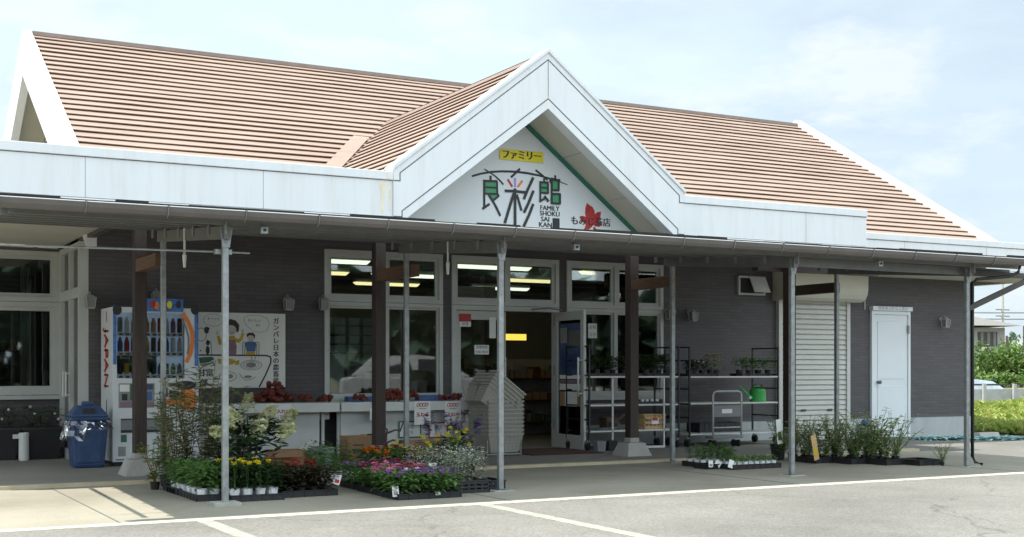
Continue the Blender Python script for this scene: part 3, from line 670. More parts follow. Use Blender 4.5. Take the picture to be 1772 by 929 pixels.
# shutter, side door, vent window on the right wall
o = MB().box(13.14, 14.60, YW - .045, YW - .002, ZF - .04, 2.26)
sh = MB(); n = 28
for i in range(n):
    za = .0 + 2.24 * i / n; zb = .0 + 2.24 * (i + 1) / n
    sh.prismx([(YW - .025, za), (YW - .052, za + .012), (YW - .046, zb - .016), (YW - .025, zb - .001)], 13.20, 14.54)
so = sh.build('roller_shutter', 'shut', shop)
mb = MB(); mb.box(13.13, 13.199, YW - .075, YW - .001, -.03, 2.26); mb.box(14.541, 14.61, YW - .075, YW - .001, -.03, 2.26); mb.build('shutter_guide', 'shut', so)
mb = MB()
for x in (13.6, 14.15): mb.box(x, x + .09, YW - .064, YW - .04, .47, .50)
mb.build('shutter_handle', 'housed', so)
bx = [(YW - .002, 2.64), (YW - .002, 2.20)] + [(YW - .30 + .28 * math.sin(t) * .5 - .0, 2.2 + .0) for t in ()] 
prof = [(YW - .002, 2.66), (YW - .34, 2.62)] + [(YW - .18 - .16 * math.cos(t), 2.40 - .20 * math.sin(t)) for t in [R(d) for d in (0, 25, 50, 75, 90)]] + [(YW - .002, 2.20)]
mb = MB(); mb.prismx(prof, 13.06, 14.74); mb.build('shutter_box', 'soffit', so)
d0, d1 = at(1509, 600, YW).x, at(1568, 600, YW).x
mb = MB()
mb.box(d0 - .05, d0, YW - .05, YW - .001, .0, 2.09); mb.box(d1, d1 + .05, YW - .05, YW - .001, .0, 2.09); mb.box(d0, d1, YW - .05, YW - .001, 2.03, 2.09)
mb.box(d0 - .06, d1 + .06, YW - .09, YW - .001, 2.093, 2.16)
do_ = mb.build('side_door_frame', 'doorw', shop)
m = MB(); text(m, '関係者以外立入禁止', .062, (d0 + d1) / 2, YW - .0915, 2.126, 1.2); m.build('lettering', 'drawgry', do_)
mb = MB(); mb.box(d0 + .003, d1 - .003, YW - .03, YW - .001, .01, 2.027)
for za, zb in ((.12, .86), (.97, 1.92)):
    mb.box(d0 + .09, d1 - .09, YW - .038, YW - .031, za, zb)
mb.build('side_door', 'doorw', do_, bevel=.004)
mb = MB(); mb.tube([(d0 + .09, YW - .03, .92), (d0 + .09, YW - .1, .92)], [.022, .03], 10); mb.build('door_knob', 'galvd', do_, smooth=True)
mb = MB(); mb.box(d1 - .02, d1 + .02, YW - .058, YW - .05, 1.72, 1.86); mb.build('hinge', 'grey', do_)
v0, v1 = 12.36, 12.88
mb = MB()
for q in ((v0, v1, 2.27, 2.30), (v0, v1, 2.53, 2.56)): mb.box(q[0], q[1], YW - .05, YW - .001, q[2], q[3])
for q in ((v0, v0 + .03), (v1 - .03, v1)): mb.box(q[0], q[1], YW - .05, YW - .001, 2.30, 2.53)
vw = mb.build('vent_window', 'alu', shop)
MB().box(v0 + .03, v1 - .03, YW - .02, YW - .001, 2.30, 2.53).build('dark_opening', 'dark', vw)
mtx = Matrix.Translation((v1 - .12, YW - .05, 2.545)) @ Matrix.Rotation(R(-28), 4, 'X')
MB().box(-.2, .11, -.012, 0, -.27, 0, mtx).build('tilted_sash', 'shelf', vw)

# timber porch posts on concrete feet with arms reaching to the rear steel posts
for i, x in enumerate((2.95, 5.66, 9.09, 11.68)):
    yy = 13.42 if i != 1 else 13.5
    p = MB().box(x - .063, x + .063, yy - .063, yy + .063, .24, 2.58).build('timber_post', 'wood', shop, bevel=.006)
    m = MB(); m.taper(x, yy, ZF - .01, .20, .19, .19, .125, .125); m.box(x - .07, x + .07, yy - .07, yy + .07, .2, .262); m.build('concrete_foot', 'conc', p, bevel=.01)
    m = MB(); m.box(x - .055, x + .055, 12.50, yy - .064, 2.13, 2.26); m.build('timber_arm', 'wood2' if i != 3 else 'wood', p, bevel=.004)
MB().box(11.2, 13.4, 13.5, 13.62, 2.47, 2.68).build('timber_beam', 'wood', shop)

# ------------------------------------------------------------ steel canopy
can = thing('steel_canopy', (7, 11.4, 0), 'flat galvanised steel canopy on thin posts along the whole shop front', 'canopy')
CX0, CX1 = 1.28, 12.42
def zc(y): return 2.30 + (y - 10.15) * .078     # underside of purlins
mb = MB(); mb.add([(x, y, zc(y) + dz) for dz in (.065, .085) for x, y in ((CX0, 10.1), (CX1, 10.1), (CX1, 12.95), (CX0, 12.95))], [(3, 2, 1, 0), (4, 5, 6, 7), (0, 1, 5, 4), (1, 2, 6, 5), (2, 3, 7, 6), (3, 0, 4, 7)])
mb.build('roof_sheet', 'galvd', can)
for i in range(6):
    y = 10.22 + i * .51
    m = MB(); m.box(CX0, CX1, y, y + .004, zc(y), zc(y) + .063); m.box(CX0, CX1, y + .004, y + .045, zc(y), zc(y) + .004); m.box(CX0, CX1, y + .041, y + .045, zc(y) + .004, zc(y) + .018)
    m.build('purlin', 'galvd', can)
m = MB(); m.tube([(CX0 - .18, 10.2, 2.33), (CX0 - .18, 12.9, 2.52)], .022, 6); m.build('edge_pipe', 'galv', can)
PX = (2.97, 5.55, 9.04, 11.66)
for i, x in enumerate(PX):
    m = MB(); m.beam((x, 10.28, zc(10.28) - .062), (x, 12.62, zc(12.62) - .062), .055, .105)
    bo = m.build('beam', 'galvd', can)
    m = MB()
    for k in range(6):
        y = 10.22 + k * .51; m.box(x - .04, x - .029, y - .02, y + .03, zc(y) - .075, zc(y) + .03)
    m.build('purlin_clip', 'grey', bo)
    for y, bl in ((10.35, True), (12.48, False)):
        zt = zc(y) - .115 + .06; r = .0255
        z0 = .004 if y < 12.6 else ZF
        m = MB(); m.box(x - r, x + r, y - r, y + r, z0 + .012, zt); p = m.build('post', 'galv', can, bevel=.008)
        m = MB()
        if y < 11:
            m.prism([(x - .055, zt + .03), (x - .03, zt - .13), (x + .03, zt - .13), (x + .055, zt + .03)], y - r - .008, y - r - .001)
            for qx, qz in ((-.025, .0), (0, .0), (.025, 0), (0, -.05), (0, -.09)): m.tube([(x + qx, y - r - .016, zt + qz), (x + qx, y - r - .008, zt + qz)], .007, 6)
        m.box(x - .07, x + .07, y - .07, y + .07, z0, z0 + .012)
        m.build('plate', 'galv', p)
        if y < 11: m = MB(); m.box(x - .11, x + .11, y - .1, y + .1, -.05, .03 if i == 0 else .012); m.build('concrete_pad', 'conc', p)
# gutter with hangers
gprof = [(10.10 - .055 - .05 * math.cos(t), 2.395 - .075 * math.sin(t)) for t in [R(d) for d in (0, 30, 60, 90, 120, 150, 180)]]
gin = [(10.10 - .055 - .045 * math.cos(t), 2.395 - .07 * math.sin(t)) for t in [R(d) for d in (180, 150, 120, 90, 60, 30, 0)]]
m = MB(); gx0, gx1 = CX0 - .35, CX1; poly = gprof + gin; npt = len(poly)
m.add([(x, *q) for x in (gx0, gx1) for q in poly], [(i, (i + 1) % npt, (i + 1) % npt + npt, i + npt) for i in range(npt)])
m.prismx(gprof, gx1 - .002, gx1 + .01); m.prismx(gprof, gx0 - .01, gx0 + .002)
gut = m.build('gutter', 'gutter', can)
m = MB(); x = gx0 + .25
while x < gx1:
    m.box(x - .008, x + .008, 9.985, 10.1, 2.396, 2.402)
    for t in range(0, 100, 20):
        a, b_ = R(t), R(t + 20); m.beam((x, 10.045 - .054 * math.cos(a), 2.395 - .079 * math.sin(a)), (x, 10.045 - .054 * math.cos(b_), 2.395 - .079 * math.sin(b_)), .014, .004, Vector((1, 0, 0)))
    x += .62
m.build('gutter_bracket', 'galv', gut)
m = MB(); m.tube([(x, 10.0, 2.397) for x in (gx0, gx1)], .006, 6); m.build('gutter_lip', 'alu', gut)
rnd = random.Random(3); m = MB(); x = CX0 - .3
while x < CX1: w = rnd.uniform(.25, .5); zt = rnd.uniform(.022, .045); m.box(x, min(CX1, x + w - .002), 10.09, 10.115, 2.388, 2.40 + zt); x += w
m.build('edge_trim', 'rubber', can)
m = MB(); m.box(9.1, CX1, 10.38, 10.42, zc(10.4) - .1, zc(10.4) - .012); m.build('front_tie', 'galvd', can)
m = MB(); m.beam((11.69, 10.35, 1.83), (12.75, 10.35, 2.215), .045, .06); m.build('brace', 'housed', can)
m = MB(); m.box(11.7, 12.8, 10.33, 10.37, 2.21, 2.27); m.build('end_rail', 'housed', can)
m = MB(); m.tube([(12.2, 10.05, 2.33), (12.19, 10.07, 2.25), (12.1, 10.12, 2.2), (11.80, 10.33, 2.17), (11.765, 10.36, 2.12), (11.765, 10.36, .12), (11.78, 10.33, .05), (11.84, 10.28, .03)], .020, 10); m.build('downpipe', 'blackp', can, smooth=True)
m = MB(); m.tube([(1.0, 10.46, 2.08), (2.98, 10.42, 2.10), (3.2, 10.42, 2.10)], .009, 8); m.box(2.90, 3.04, 10.39, 10.45, 2.08, 2.12); m.build('rail_pipe', 'galv', can)
for q in ((2.99, 11.55, 2.18), (5.57, 11.4, 2.2)):
    m = MB(); m.tube([(q[0] - .05, q[1], zc(q[1])), (q[0] - .05, q[1], q[2]), (q[0] - .05, q[1], q[2] - .02), (q[0] - .05, q[1], q[2] - .13)], [.01, .01, .02, .012], 8); m.build('hanging_cord', 'whitep', can)
for x in (2.97 + .25, 9.04 - 3.0 + .2, 11.66 - 1.55):
    m = MB(); m.box(x, x + .06, 10.17, 10.215, 2.245, 2.30); b_ = m.build('mount_box', 'galv', can); MB().tube([(x + .03, 10.16, 2.273), (x + .03, 10.171, 2.273)], .012, 8).build('mount_hole', 'ink', b_)
# rear conduit post beside second timber post

# ------------------------------------------------------------ vending machine
vx0, vx1, vy, vz0, vz1 = 2.93, 3.90, 14.68, .085, 1.83
vm = thing('vending_machine', (3.4, 15, ZF), 'white drinks vending machine with blue side strips and an orange curve on its front', 'vending machine')
def V(x, y): v = at(160 + x / 5.805, 510 + y / 5.805, vy); return v.x, v.z          # photo crop -> machine front
mb = MB(); mb.box(vx0, vx1, vy + .10, vy + .66, vz0, vz1); 
wz0, wz1 = V(0, 840)[1], V(0, 170)[1]; wx0, wx1 = V(245, 0)[0], V(925, 0)[0]
for q in ((vx0, wx0, vz0, vz1), (wx1, vx1, vz0, vz1), (wx0, wx1, vz0, wz0), (wx0, wx1, wz1, vz1)): mb.box(q[0], q[1], vy, vy + .10, q[2], q[3])
mb.build('cabinet', 'vend', vm)
mb = MB(); mb.box(vx0 + .03, vx1 - .03, vy + .05, vy + .6, ZF, vz0); mb.build('base', 'blackp', vm)
disp = MB().box(wx0, wx1, vy + .085, vy + .098, wz0, wz1).build('display_back', 'dispback', vm)
MB().box(wx0, wx1, vy + .004, vy + .008, wz0, wz1).build('display_pane', 'clear', vm)
rows = [(wz1 - .03, 390), (0, 590), (0, 825)]
rnd = random.Random(5); ccol = ['mauve', 'drawyel', 'drawgrn', 'drawblue', 'pots', 'wood2', 'paper', 'wood2', 'shelf', 'drawgry', 'redp', 'pine']
for r, yy in enumerate((390, 590, 822)):
    zb = V(0, yy + 18)[1]; zt = V(0, yy - 22)[1]
    s = MB().box(wx0 + .002, wx1 - .002, vy + .012, vy + .083, zb, zt - .006).build('drink_shelf', 'vend', vm)
    for k in range(10):
        x = wx0 + .045 + k * (wx1 - wx0 - .09) / 9; hh = .15 if r < 2 else .11
        c = MB(); c.lathe(x, vy + .05, [(.026, zt), (.028, zt + .01), (.028, zt + hh * .7), (.014 if (k + r) % 3 else .026, zt + hh), (.013 if (k + r) % 3 else .024, zt + hh + .015)], 10)
        if r == 2: cc = ['blackp', 'drawyel', 'wood2', 'blackp', 'galvd', 'blackp', 'drawblue', 'blackp', 'drawgrn', 'drawgry'][k]
        else: cc = rnd.choice(ccol)
        bo_ = c.build('drink_bottle', cc, s, smooth=True)
    m = MB()
    for k in range(10): x = wx0 + .045 + k * (wx1 - wx0 - .09) / 9; m.box(x - .02, x + .02, vy + .002, vy + .0035, zb + .006, zt - .014)
    m.build('price_button', 'ink', s)
m = MB(); q0 = V(250, 780); q1 = V(660, 605); m.box(q0[0], q1[0], vy + .078, vy + .083, q0[1], q1[1]); db = m.build('dark_panel', 'ink', disp)
m = MB(); text(m, 'Blend', .05, V(340, 630)[0], vy + .076, V(340, 632)[1]); text(m, 'coffee', .05, V(560, 630)[0], vy + .076, V(560, 632)[1]); m.build('lettering', 'pots', disp)
def vq(name, mat, x0, y0, x1, y1, d=.003, par=None):
    a, b_ = V(x0, y1), V(x1, y0); return MB().box(a[0], b_[0], vy - d, vy - .0005, a[1], b_[1]).build(name, mat, par or vm)
m = MB(); a, b_ = V(200, 700), V(245, 105); m.box(vx0 + .004, wx0 - .004, vy - .003, vy - .0005, a[1], b_[1]); m.build('blue_strip', 'blue2', vm)
m = MB(); a, b_ = V(1025, 715), V(1075, 120); m.box(a[0], vx1 - .003, vy - .003, vy - .0005, a[1], b_[1]); m.build('blue_strip', 'blue2', vm)
for cx in (248, 1030):
    c = V(cx, 150); m = MB(); m.prism([(c[0] + .05 * math.cos(R(t)), c[1] + .06 * math.sin(R(t))) for t in range(0, 360, 20)], vy - .0055, vy - .0032); m.build('round_sticker', 'ink', vm)
a, b_ = V(525, 165), V(908, 45); bn = MB().box(a[0], b_[0], vy - .02, vy - .004, a[1], b_[1]).build('top_banner', 'blue2', vm)
m = MB()
for t in ((600, 90, 'redp'), (640, 110, 'orangep'), (770, 100, 'yellowp'), (860, 100, 'ink')):
    c = V(t[0], t[1]); m = MB(); m.prism([(c[0] + .03 * math.cos(R(k)), c[1] + .045 * math.sin(R(k))) for k in range(0, 360, 30)], vy - .022, vy - .0203); m.build('banner_spot', t[2], bn)
arc = lambda pts: [V(*p) for p in pts]
MB().ribbon(arc([(905, 185), (960, 270), (1000, 370), (1005, 470), (985, 590), (940, 680)]), .045, vy - .004, .0035).build('orange_curve', 'orangep', vm)
MB().ribbon(arc([(900, 245), (940, 330), (965, 430), (965, 520), (955, 600)]), .022, vy - .0045, .004).build('grey_curve', 'grey', vm)
def VB(x, y): v = at(160 + x / 5.31, 640 + y / 5.31, vy); return v.x, v.z
def vb(name, mat, x0, y0, x1, y1, d=.003, par=None):
    a, b_ = VB(x0, y1), VB(x1, y0); return MB().box(a[0], b_[0], vy - d, vy - .0005, a[1], b_[1]).build(name, mat, par or vm)
pp = vb('picture_panel', 'drawgry', 240, 122, 570, 350)
for i, (x0, y0, x1, y1, c) in enumerate(((250, 135, 340, 200, 'poster'), (270, 220, 320, 280, 'ink'), (250, 295, 560, 345, 'mauve'), (480, 130, 555, 180, 'blue'), (485, 200, 545, 280, 'drawblue'), (345, 130, 470, 280, 'drawgrn'))): vb('picture', c, x0, y0, x1, y1, .0055 + i * .0004, pp)
vb('coin_slot', 'ink', 705, 118, 785, 152, .006); vb('money_panel', 'ink', 705, 190, 785, 250, .006); vb('card_reader', 'blackp', 660, 160, 690, 250, .008)
vb('orange_sticker', 'orangep', 665, 262, 850, 325); 
c = VB(880, 270); m = MB(); m.prism([(c[0] + .10 * math.cos(R(t)), c[1] + .13 * math.sin(R(t))) for t in range(0, 360, 20)], vy - .007, vy - .004); m.build('round_sticker', 'orangep', vm)
c = VB(860, 140); m = MB(); m.prism([(c[0] + .12 * math.cos(R(t)), c[1] + .05 * math.sin(R(t))) for t in range(0, 360, 20)], vy - .007, vy - .004); m.build('round_sticker', 'ink', vm)
a, b_ = VB(260, 578), VB(740, 440); m = MB(); m.box(a[0], b_[0], vy - .012, vy - .001, a[1], a[1] + .03); m.box(a[0], b_[0], vy - .012, vy - .001, b_[1] - .012, b_[1]); fl = m.build('dispensing_flap', 'ink', vm); MB().box(a[0], b_[0], vy - .006, vy - .001, a[1] + .0305, b_[1] - .0125).build('flap_cover', 'grey', fl)
vb('green_sticker', 'drawgrn', 260, 595, 315, 665); vb('grey_notice', 'drawgry', 235, 705, 305, 795)
m = MB(); a = VB(215, 832); m.box(a[0], vx1 - .1, vy - .004, vy - .0005, a[1], a[1] + .012); m.build('kick_line', 'ink', vm)
for z0, z1, bd, mm in ((.85, 1.62, 'JAPAN', 'redp'),):
    m = MB(); text(m, bd, .30, vx0 - .003, vy + .36, 1.25, .80, R(-90), True, .02); m.build('side_lettering', mm, vm)
MB().box(vx0 - .0025, vx0 - .0005, vy + .375, vy + .41, .9, 1.6).build('side_stripe', 'orangep', vm)
MB().box(vx0 - .0025, vx0 - .0005, vy + .32, vy + .36, 1.67, 1.79).build('side_stripe', 'redp', vm)
MB().box(vx0 - .0025, vx0 - .0005, vy + .32, vy + .36, .3, .78).build('side_stripe', 'wood2', vm)

# recycling bin with a clear bag over its rim
bx, by = 2.66, 14.72
bn_ = thing('recycling_bin', (bx, by, ZF), 'blue plastic recycling bin with a domed lid and a clear bag over its rim', 'bin')
m = MB(); m.taper(bx, by, ZF, ZF + .52, .165, .15, .205, .185); m.build('bin_body', 'blue', bn_, bevel=.035)
m = MB(); m.taper(bx, by, ZF + .05, ZF + .43, .125, .165, .15, .188); m.build('front_panel', 'blue', bn_, bevel=.02)
m = MB(); m.taper(bx, by, ZF + .521, ZF + .565, .215, .195, .215, .195); m.taper(bx, by, ZF + .566, ZF + .69, .21, .19, .12, .11); l = m.build('lid', 'blue', bn_, bevel=.03)
m = MB(); m.taper(bx - .01, by - .155, ZF + .59, ZF + .66, .07, .012, .055, .02); m.build('lid_opening', 'ink', l); m = MB(); m.box(bx - .06, bx + .07, by - .03, by + .03, ZF + .688, ZF + .735); m.build('lid_handle', 'blue', l, bevel=.012)
m = MB(); rnd = random.Random(8); vs = []; n = 40
for j in range(5):
    for k in range(n):
        t = 2 * math.pi * k / n; rr = 1.0 + .05 * j * (.5 + rnd.random()) + rnd.uniform(-.015, .03)
        dz = -.045 * j * (1.2 if math.cos(t) < -.2 else .55) + rnd.uniform(-.008, .008)
        ex = max(abs(math.cos(t)), abs(math.sin(t))) ** .75
        vs.append((bx + .222 * math.cos(t) / ex * rr, by + .20 * math.sin(t) / ex * rr, ZF + .525 + dz))
m.add(vs, [(j * n + k, j * n + (k + 1) % n, (j + 1) * n + (k + 1) % n, (j + 1) * n + k) for j in range(4) for k in range(n)])
m.build('bin_bag', 'film', bn_, smooth=False)
m = MB()
for i in range(4): m.box(bx - .02 + (i % 2) * .01, bx + .10 - (i % 3) * .02, by - .1795 - .0002 * i, by - .178, ZF + .345 + i * .018, ZF + .352 + i * .018)
m.build('printed_text', 'galvd', bn_)

# planters with cut flowers and a jug in the recess
rnd = random.Random(21)
def bushm(rnd, n, r, h, z0, L, W, flat=.8, cx=0, cy=0):
    m = MB()
    for _ in range(n):
        t = rnd.uniform(0, 6.283); a = rnd.random() ** .5 * r; z = z0 + h * rnd.random() ** .8; k = 1 - .35 * abs((z - z0) / h - .5)
        p = (cx + a * k * math.cos(t), cy + a * k * math.sin(t), z); t2 = t + rnd.uniform(-.9, .9)
        m.leaf(p, (math.cos(t2), math.sin(t2), rnd.uniform(-.2, 1.0)), L * rnd.uniform(.6, 1.25), W * rnd.uniform(.7, 1.2), .6)
    return m
def stemsm(rnd, n, r, z0, z1, w, cx=0, cy=0):
    m = MB()
    for _ in range(n):
        t = rnd.uniform(0, 6.283); a = rnd.random() * r
        m.tube([(cx + a * .3 * math.cos(t), cy + a * .3 * math.sin(t), z0), (cx + a * .7 * math.cos(t), cy + a * .7 * math.sin(t), (z0 + z1) / 2), (cx + a * math.cos(t), cy + a * math.sin(t), z1 * rnd.uniform(.85, 1))], w, 4)
    return m
for i, (x, yy, w) in enumerate(((2.42, 16.42, .23), (1.93, 16.45, .24), (1.45, 16.4, .22))):
    t = thing('flower_bucket', (x, yy, ZF), ['square black bucket of cut flowers beside the glazed side entrance', 'square black bucket of leafy stems left of the white jug', 'black bucket of stems at the far left end under the window'][i], 'bucket', 'black buckets of cut flowers')
    m = MB(); m.taper(x, yy, ZF, ZF + .36, w * .8, .14, w, .17); m.taper(x, yy, ZF + .361, ZF + .39, w + .015, .185, w + .015, .185); m.build('bucket', 'blackp', t)
    stemsm(rnd, 14, w, ZF + .2, .62, .004, x, yy).build('stem', 'green2', t)
    bushm(rnd, 130, w, .26, .42, .09, .035, 1, x, yy).build('foliage', 'green2', t)
    for _ in range(4): m = MB(); m.ball((x + rnd.uniform(-w, w), yy + rnd.uniform(-.14, .1), rnd.uniform(.5, .68)), rnd.uniform(.010, .024), 6, 4); m.build('flower', 'whitep2', t)
x, yy = 2.19, 16.15; m = MB(); m.lathe(x, yy, [(.055, ZF), (.06, ZF + .02), (.058, .3), (.062, .36), (.05, .37), (.05, .30)], 14); m.taper(x - .09, yy, .30, .35, .035, .012, .035, .012); tag(m.build('jug', 'shelf', smooth=False), 'plain white plastic jug standing between the black flower buckets', 'jug')

# ------------------------------------------------------------ hand painted board on the wall
YP = YW - .03
pb = thing('painted_board', (4.55, YP, 1.35), 'white hand painted board of a cow, a woman and a child at a table', 'board')
p0, p1 = at(318, 672, YP), at(494, 543, YP)
MB().box(p0.x, p1.x, YP, YP + .028, p0.z, p1.z).build('panel', 'poster', pb, bevel=.004)
def PP(x, y): v = at(340 + x / 6.637, 535 + y / 6.637, YP); return (v.x, v.z)
kk = [0]
def pr(name, mat, lst, fill=()):
    m = MB()
    for w, pts in lst: kk[0] += 1; m.ribbon([PP(*p) for p in pts], w, YP - .003 - kk[0] * .00008, .002)
    for pts in fill:
        kk[0] += 1; q = [PP(*p) for p in pts]; ar = sum(q[i][0] * q[(i + 1) % len(q)][1] - q[(i + 1) % len(q)][0] * q[i][1] for i in range(len(q)))
        m.prism(q if ar > 0 else q[::-1], YP - .003 - kk[0] * .00008, YP - .001 - kk[0] * .00008)
    return m.build(name, mat, pb)
def ell(cx, cy, rx, ry, n=22): return [(cx + rx * math.cos(2 * math.pi * i / n), cy + ry * math.sin(2 * math.pi * i / n)) for i in range(n)]
def ring(cx, cy, rx, ry): e = ell(cx, cy, rx, ry); return e + [e[0]]
pr('drawn_table', 'ink', [(.018, [(-100, 520), (30, 525), (400, 528), (700, 530), (800, 532), (845, 545), (855, 575), (850, 620), (790, 760), (718, 895)])])
pr('cow_outline', 'ink', [(.006, ring(55, 290, 60, 75)), (.006, [(120, 350), (165, 380), (172, 520)]), (.006, [(-20, 380), (-50, 520)])], [ell(115, 240, 28, 40), ell(130, 385, 22, 30), ell(128, 470, 22, 50), ell(-10, 240, 20, 35), ell(45, 475, 8, 10), ell(135, 220, 16, 12)])
pr('woman_hair', 'hair', [], [[(300, 170), (330, 125), (390, 112), (450, 130), (490, 180), (485, 250), (462, 270), (450, 220), (400, 200), (330, 190)]])
pr('woman_face', 'skin', [], [ell(395, 240, 62, 58)])
pr('woman_sleeve', 'drawyel', [], [[(232, 310), (262, 300), (292, 370), (280, 412), (255, 405)], [(440, 320), (470, 345), (500, 330), (520, 270), (545, 275), (530, 345), (490, 385), (440, 375)], [(300, 310), (440, 305), (435, 345), (310, 350)]])
pr('woman_apron', 'mauve', [], [[(315, 352), (440, 346), (462, 430), (455, 525), (310, 525)]])
pr('woman_hand', 'skin', [], [ell(240, 272, 16, 24), ell(530, 248, 14, 20)])
pr('child_hair', 'hair', [], [[(578, 320), (575, 290), (600, 268), (650, 270), (674, 300), (668, 340), (650, 310), (600, 308)]])
pr('child_face', 'skin', [], [ell(622, 335, 42, 36)])
pr('child_shirt', 'drawblue', [], [[(550, 385), (590, 370), (660, 372), (690, 385), (672, 485), (580, 485)]])
pr('child_shorts', 'drawyel', [], [[(572, 487), (672, 487), (668, 522), (570, 522)]])
pr('chair_outline', 'ink', [(.006, [(530, 520), (530, 385), (550, 368)]), (.006, [(555, 520), (557, 400)]), (.006, [(715, 520), (718, 385), (690, 375)]), (.006, [(690, 520), (692, 400)]), (.004, [(600, 330), (612, 332)]), (.004, [(635, 330), (645, 332)]), (.004, [(612, 355), (632, 355)]), (.004, [(385, 230), (398, 232)]), (.004, [(425, 225), (438, 228)]), (.005, [(390, 268), (420, 266)])])
pr('dish', 'drawgrn', [], [[(25, 555), (180, 545), (205, 575), (140, 610), (40, 620)]]); pr('dish', 'drawgry', [], [[(30, 628), (140, 618), (205, 590), (190, 620), (80, 665)]])
pr('fish', 'drawyel', [], [ell(345, 602, 100, 38), [(445, 595), (488, 585), (490, 635), (445, 640)]])
pr('plate', 'ink', [(.005, ring(628, 642, 122, 56)), (.004, ring(628, 640, 90, 40)), (.005, ring(358, 772, 98, 55)), (.005, [(490, 735), (520, 780), (570, 815), (640, 800), (680, 775)]), (.007, [(632, 540), (634, 580)]), (.007, [(678, 545), (668, 578)]), (.003, ring(190, 125, 112, 70)), (.003, [(545, 100), (600, 70), (720, 70), (810, 105), (838, 165), (810, 245), (740, 265), (650, 258), (580, 195), (548, 150), (545, 100)])], )
pr('food', 'drawgry', [], [ell(625, 640, 58, 30), ell(380, 770, 40, 26), ell(590, 775, 45, 16)])
m = MB(); v = PP(0, 0)
for i, ch in enumerate('ガンバレ日本の農畜産'): q = PP(912, 140 + i * 76); text(m, ch, .082, q[0], YP - .004, q[1], 1, 0, False, .0025)
for i, (ch, x, y) in enumerate((('甘', 62, 735), ('富', 150, 735), ('部', 85, 850))): q = PP(x, y); text(m, ch, .10, q[0], YP - .004, q[1], 1, 0, False, .003)
q = PP(665, 130); text(m, 'おいしい', .042, q[0], YP - .004, q[1]); q = PP(715, 185); text(m, 'ね！', .042, q[0], YP - .004, q[1]); q = PP(195, 112); text(m, 'モーッと', .04, q[0], YP - .004, q[1])
m.build('lettering', 'ink', pb)

# ------------------------------------------------------------ selling tables with netted onions
def table(x0, x1, label):
    t = thing('selling_table', ((x0 + x1) / 2, 15.0, ZF), label, 'table', 'white selling tables under the windows')
    m = MB(); m.box(x0, x1, 14.85, YW - .08, .60, .715); m.build('table_top', 'whitep', t, bevel=.004)
    m = MB(); m.box(x0 + .06, x1 - .20, 15.03, 15.06, ZF, .598); m.build('front_panel', 'whitep', t)
    for x in (x0 + .03, x1 - .16): MB().box(x, x + .04, 15.065, 15.105, ZF, .598).build('leg', 'whitep', t)
    MB().box(x0 + .04, x1 - .04, 15.062 if False else 15.11, 15.13, .50, .598).build('rail', 'whitep', t)
    return t
T1 = table(3.98, at(588, 700, 14.85).x, 'white table of produce behind the cream flowered shrub, nearer the vending machine')
T2 = table(at(591, 700, 14.85).x, at(818, 700, 14.85).x, 'white table hung with onion signs, nearer the shop entrance')
TX1 = at(588, 700, 14.85).x
rnd = random.Random(31)
def onion_bag(rnd, n=17, r=.030, w=.10, h=.062):
    m = MB()
    for i in range(n):
        t = rnd.uniform(0, 6.283); a = rnd.random() ** .5 * w
        m.ball((a * math.cos(t), a * .75 * math.sin(t), r + rnd.random() * h), r * rnd.uniform(.85, 1.15), 9, 6, .9)
    m.tube([(w * .7, 0, h * .5), (w * 1.0, .01, h * .5 + r), (w * 1.25, .02, r * .8)], [.018, .009, .016], 6)
    me = m.build('onions', 'onion', None, (0, 0, 0), smooth=True); return me
bags = []
for k in range(3):
    t = thing('onion_bag', (0, 0, -5), 'red net bag of onions', 'onion bag', 'netted onions on the selling tables')
    o = onion_bag(rnd); o.name = 'onion_net'; o.parent = t; o.location = (0, 0, 0); bags.append(t)
def put_bag(k, u, y, dz, label, sc=1.0):
    x = at(u, 690, y).x; z = .716 + dz
    if bags[k % 3].location.z < -1:
        b = bags[k % 3]; b.location = (x, y, z); b['label'] = label; b.scale = (sc,) * 3
    else: dup(bags[k % 3], (x, y, z), rnd.uniform(0, 6), label, sc)
k = 0
for u, y, dz in ((445, 15.05, 0), (462, 15.15, 0), (480, 15.02, 0), (498, 15.12, 0), (465, 15.05, .07), (484, 15.1, .075)):
    put_bag(k, u, y, dz, 'red net of onions in the heap on the left table below the painted board'); k += 1
put_bag(k, 475, 15.08, .15, 'red net of onions topmost of the heap below the painted board'); k += 1
put_bag(k, 528, 15.02, 0, 'low pair of onion nets between the heap and the right end of the left table'); k += 1
put_bag(k, 562, 15.0, .0, 'red net of onions on the right end of the left table, below the window corner'); k += 1
put_bag(k, 622, 15.0, 0, 'red net of onions just left of the second timber post', .9); k += 1
for u, y, dz in ((668, 15.02, 0), (684, 15.1, 0), (700, 15.0, 0), (676, 15.05, .06), (694, 15.08, .065), (712, 15.05, .03)):
    put_bag(k, u, y, dz, 'red net of onions in the heap on the right table beside the timber post'); k += 1
put_bag(k, 768, 14.98, 0, 'smaller half empty onion net on the right table, left of its end bag', .8); k += 1
put_bag(k, 786, 15.0, .0, 'red net of onions at the right end of the right table, above its sign'); k += 1
m = MB(); x0, x1 = at(600, 690, 15.2).x, at(648, 690, 15.2).x; m.box(x0, x1, 15.14, 15.28, .717, .78); tag(m.build('produce_tray', 'drawblue'), 'shallow blue tray on the right table behind the timber post', 'tray')
m = MB(); x0, x1 = at(722, 690, 15.2).x, at(782, 690, 15.2).x; m.box(x0, x1, 15.14, 15.28, .717, .79); tag(m.build('produce_tray', 'drawblue'), 'shallow blue tray on the right table behind its two onion signs', 'tray')
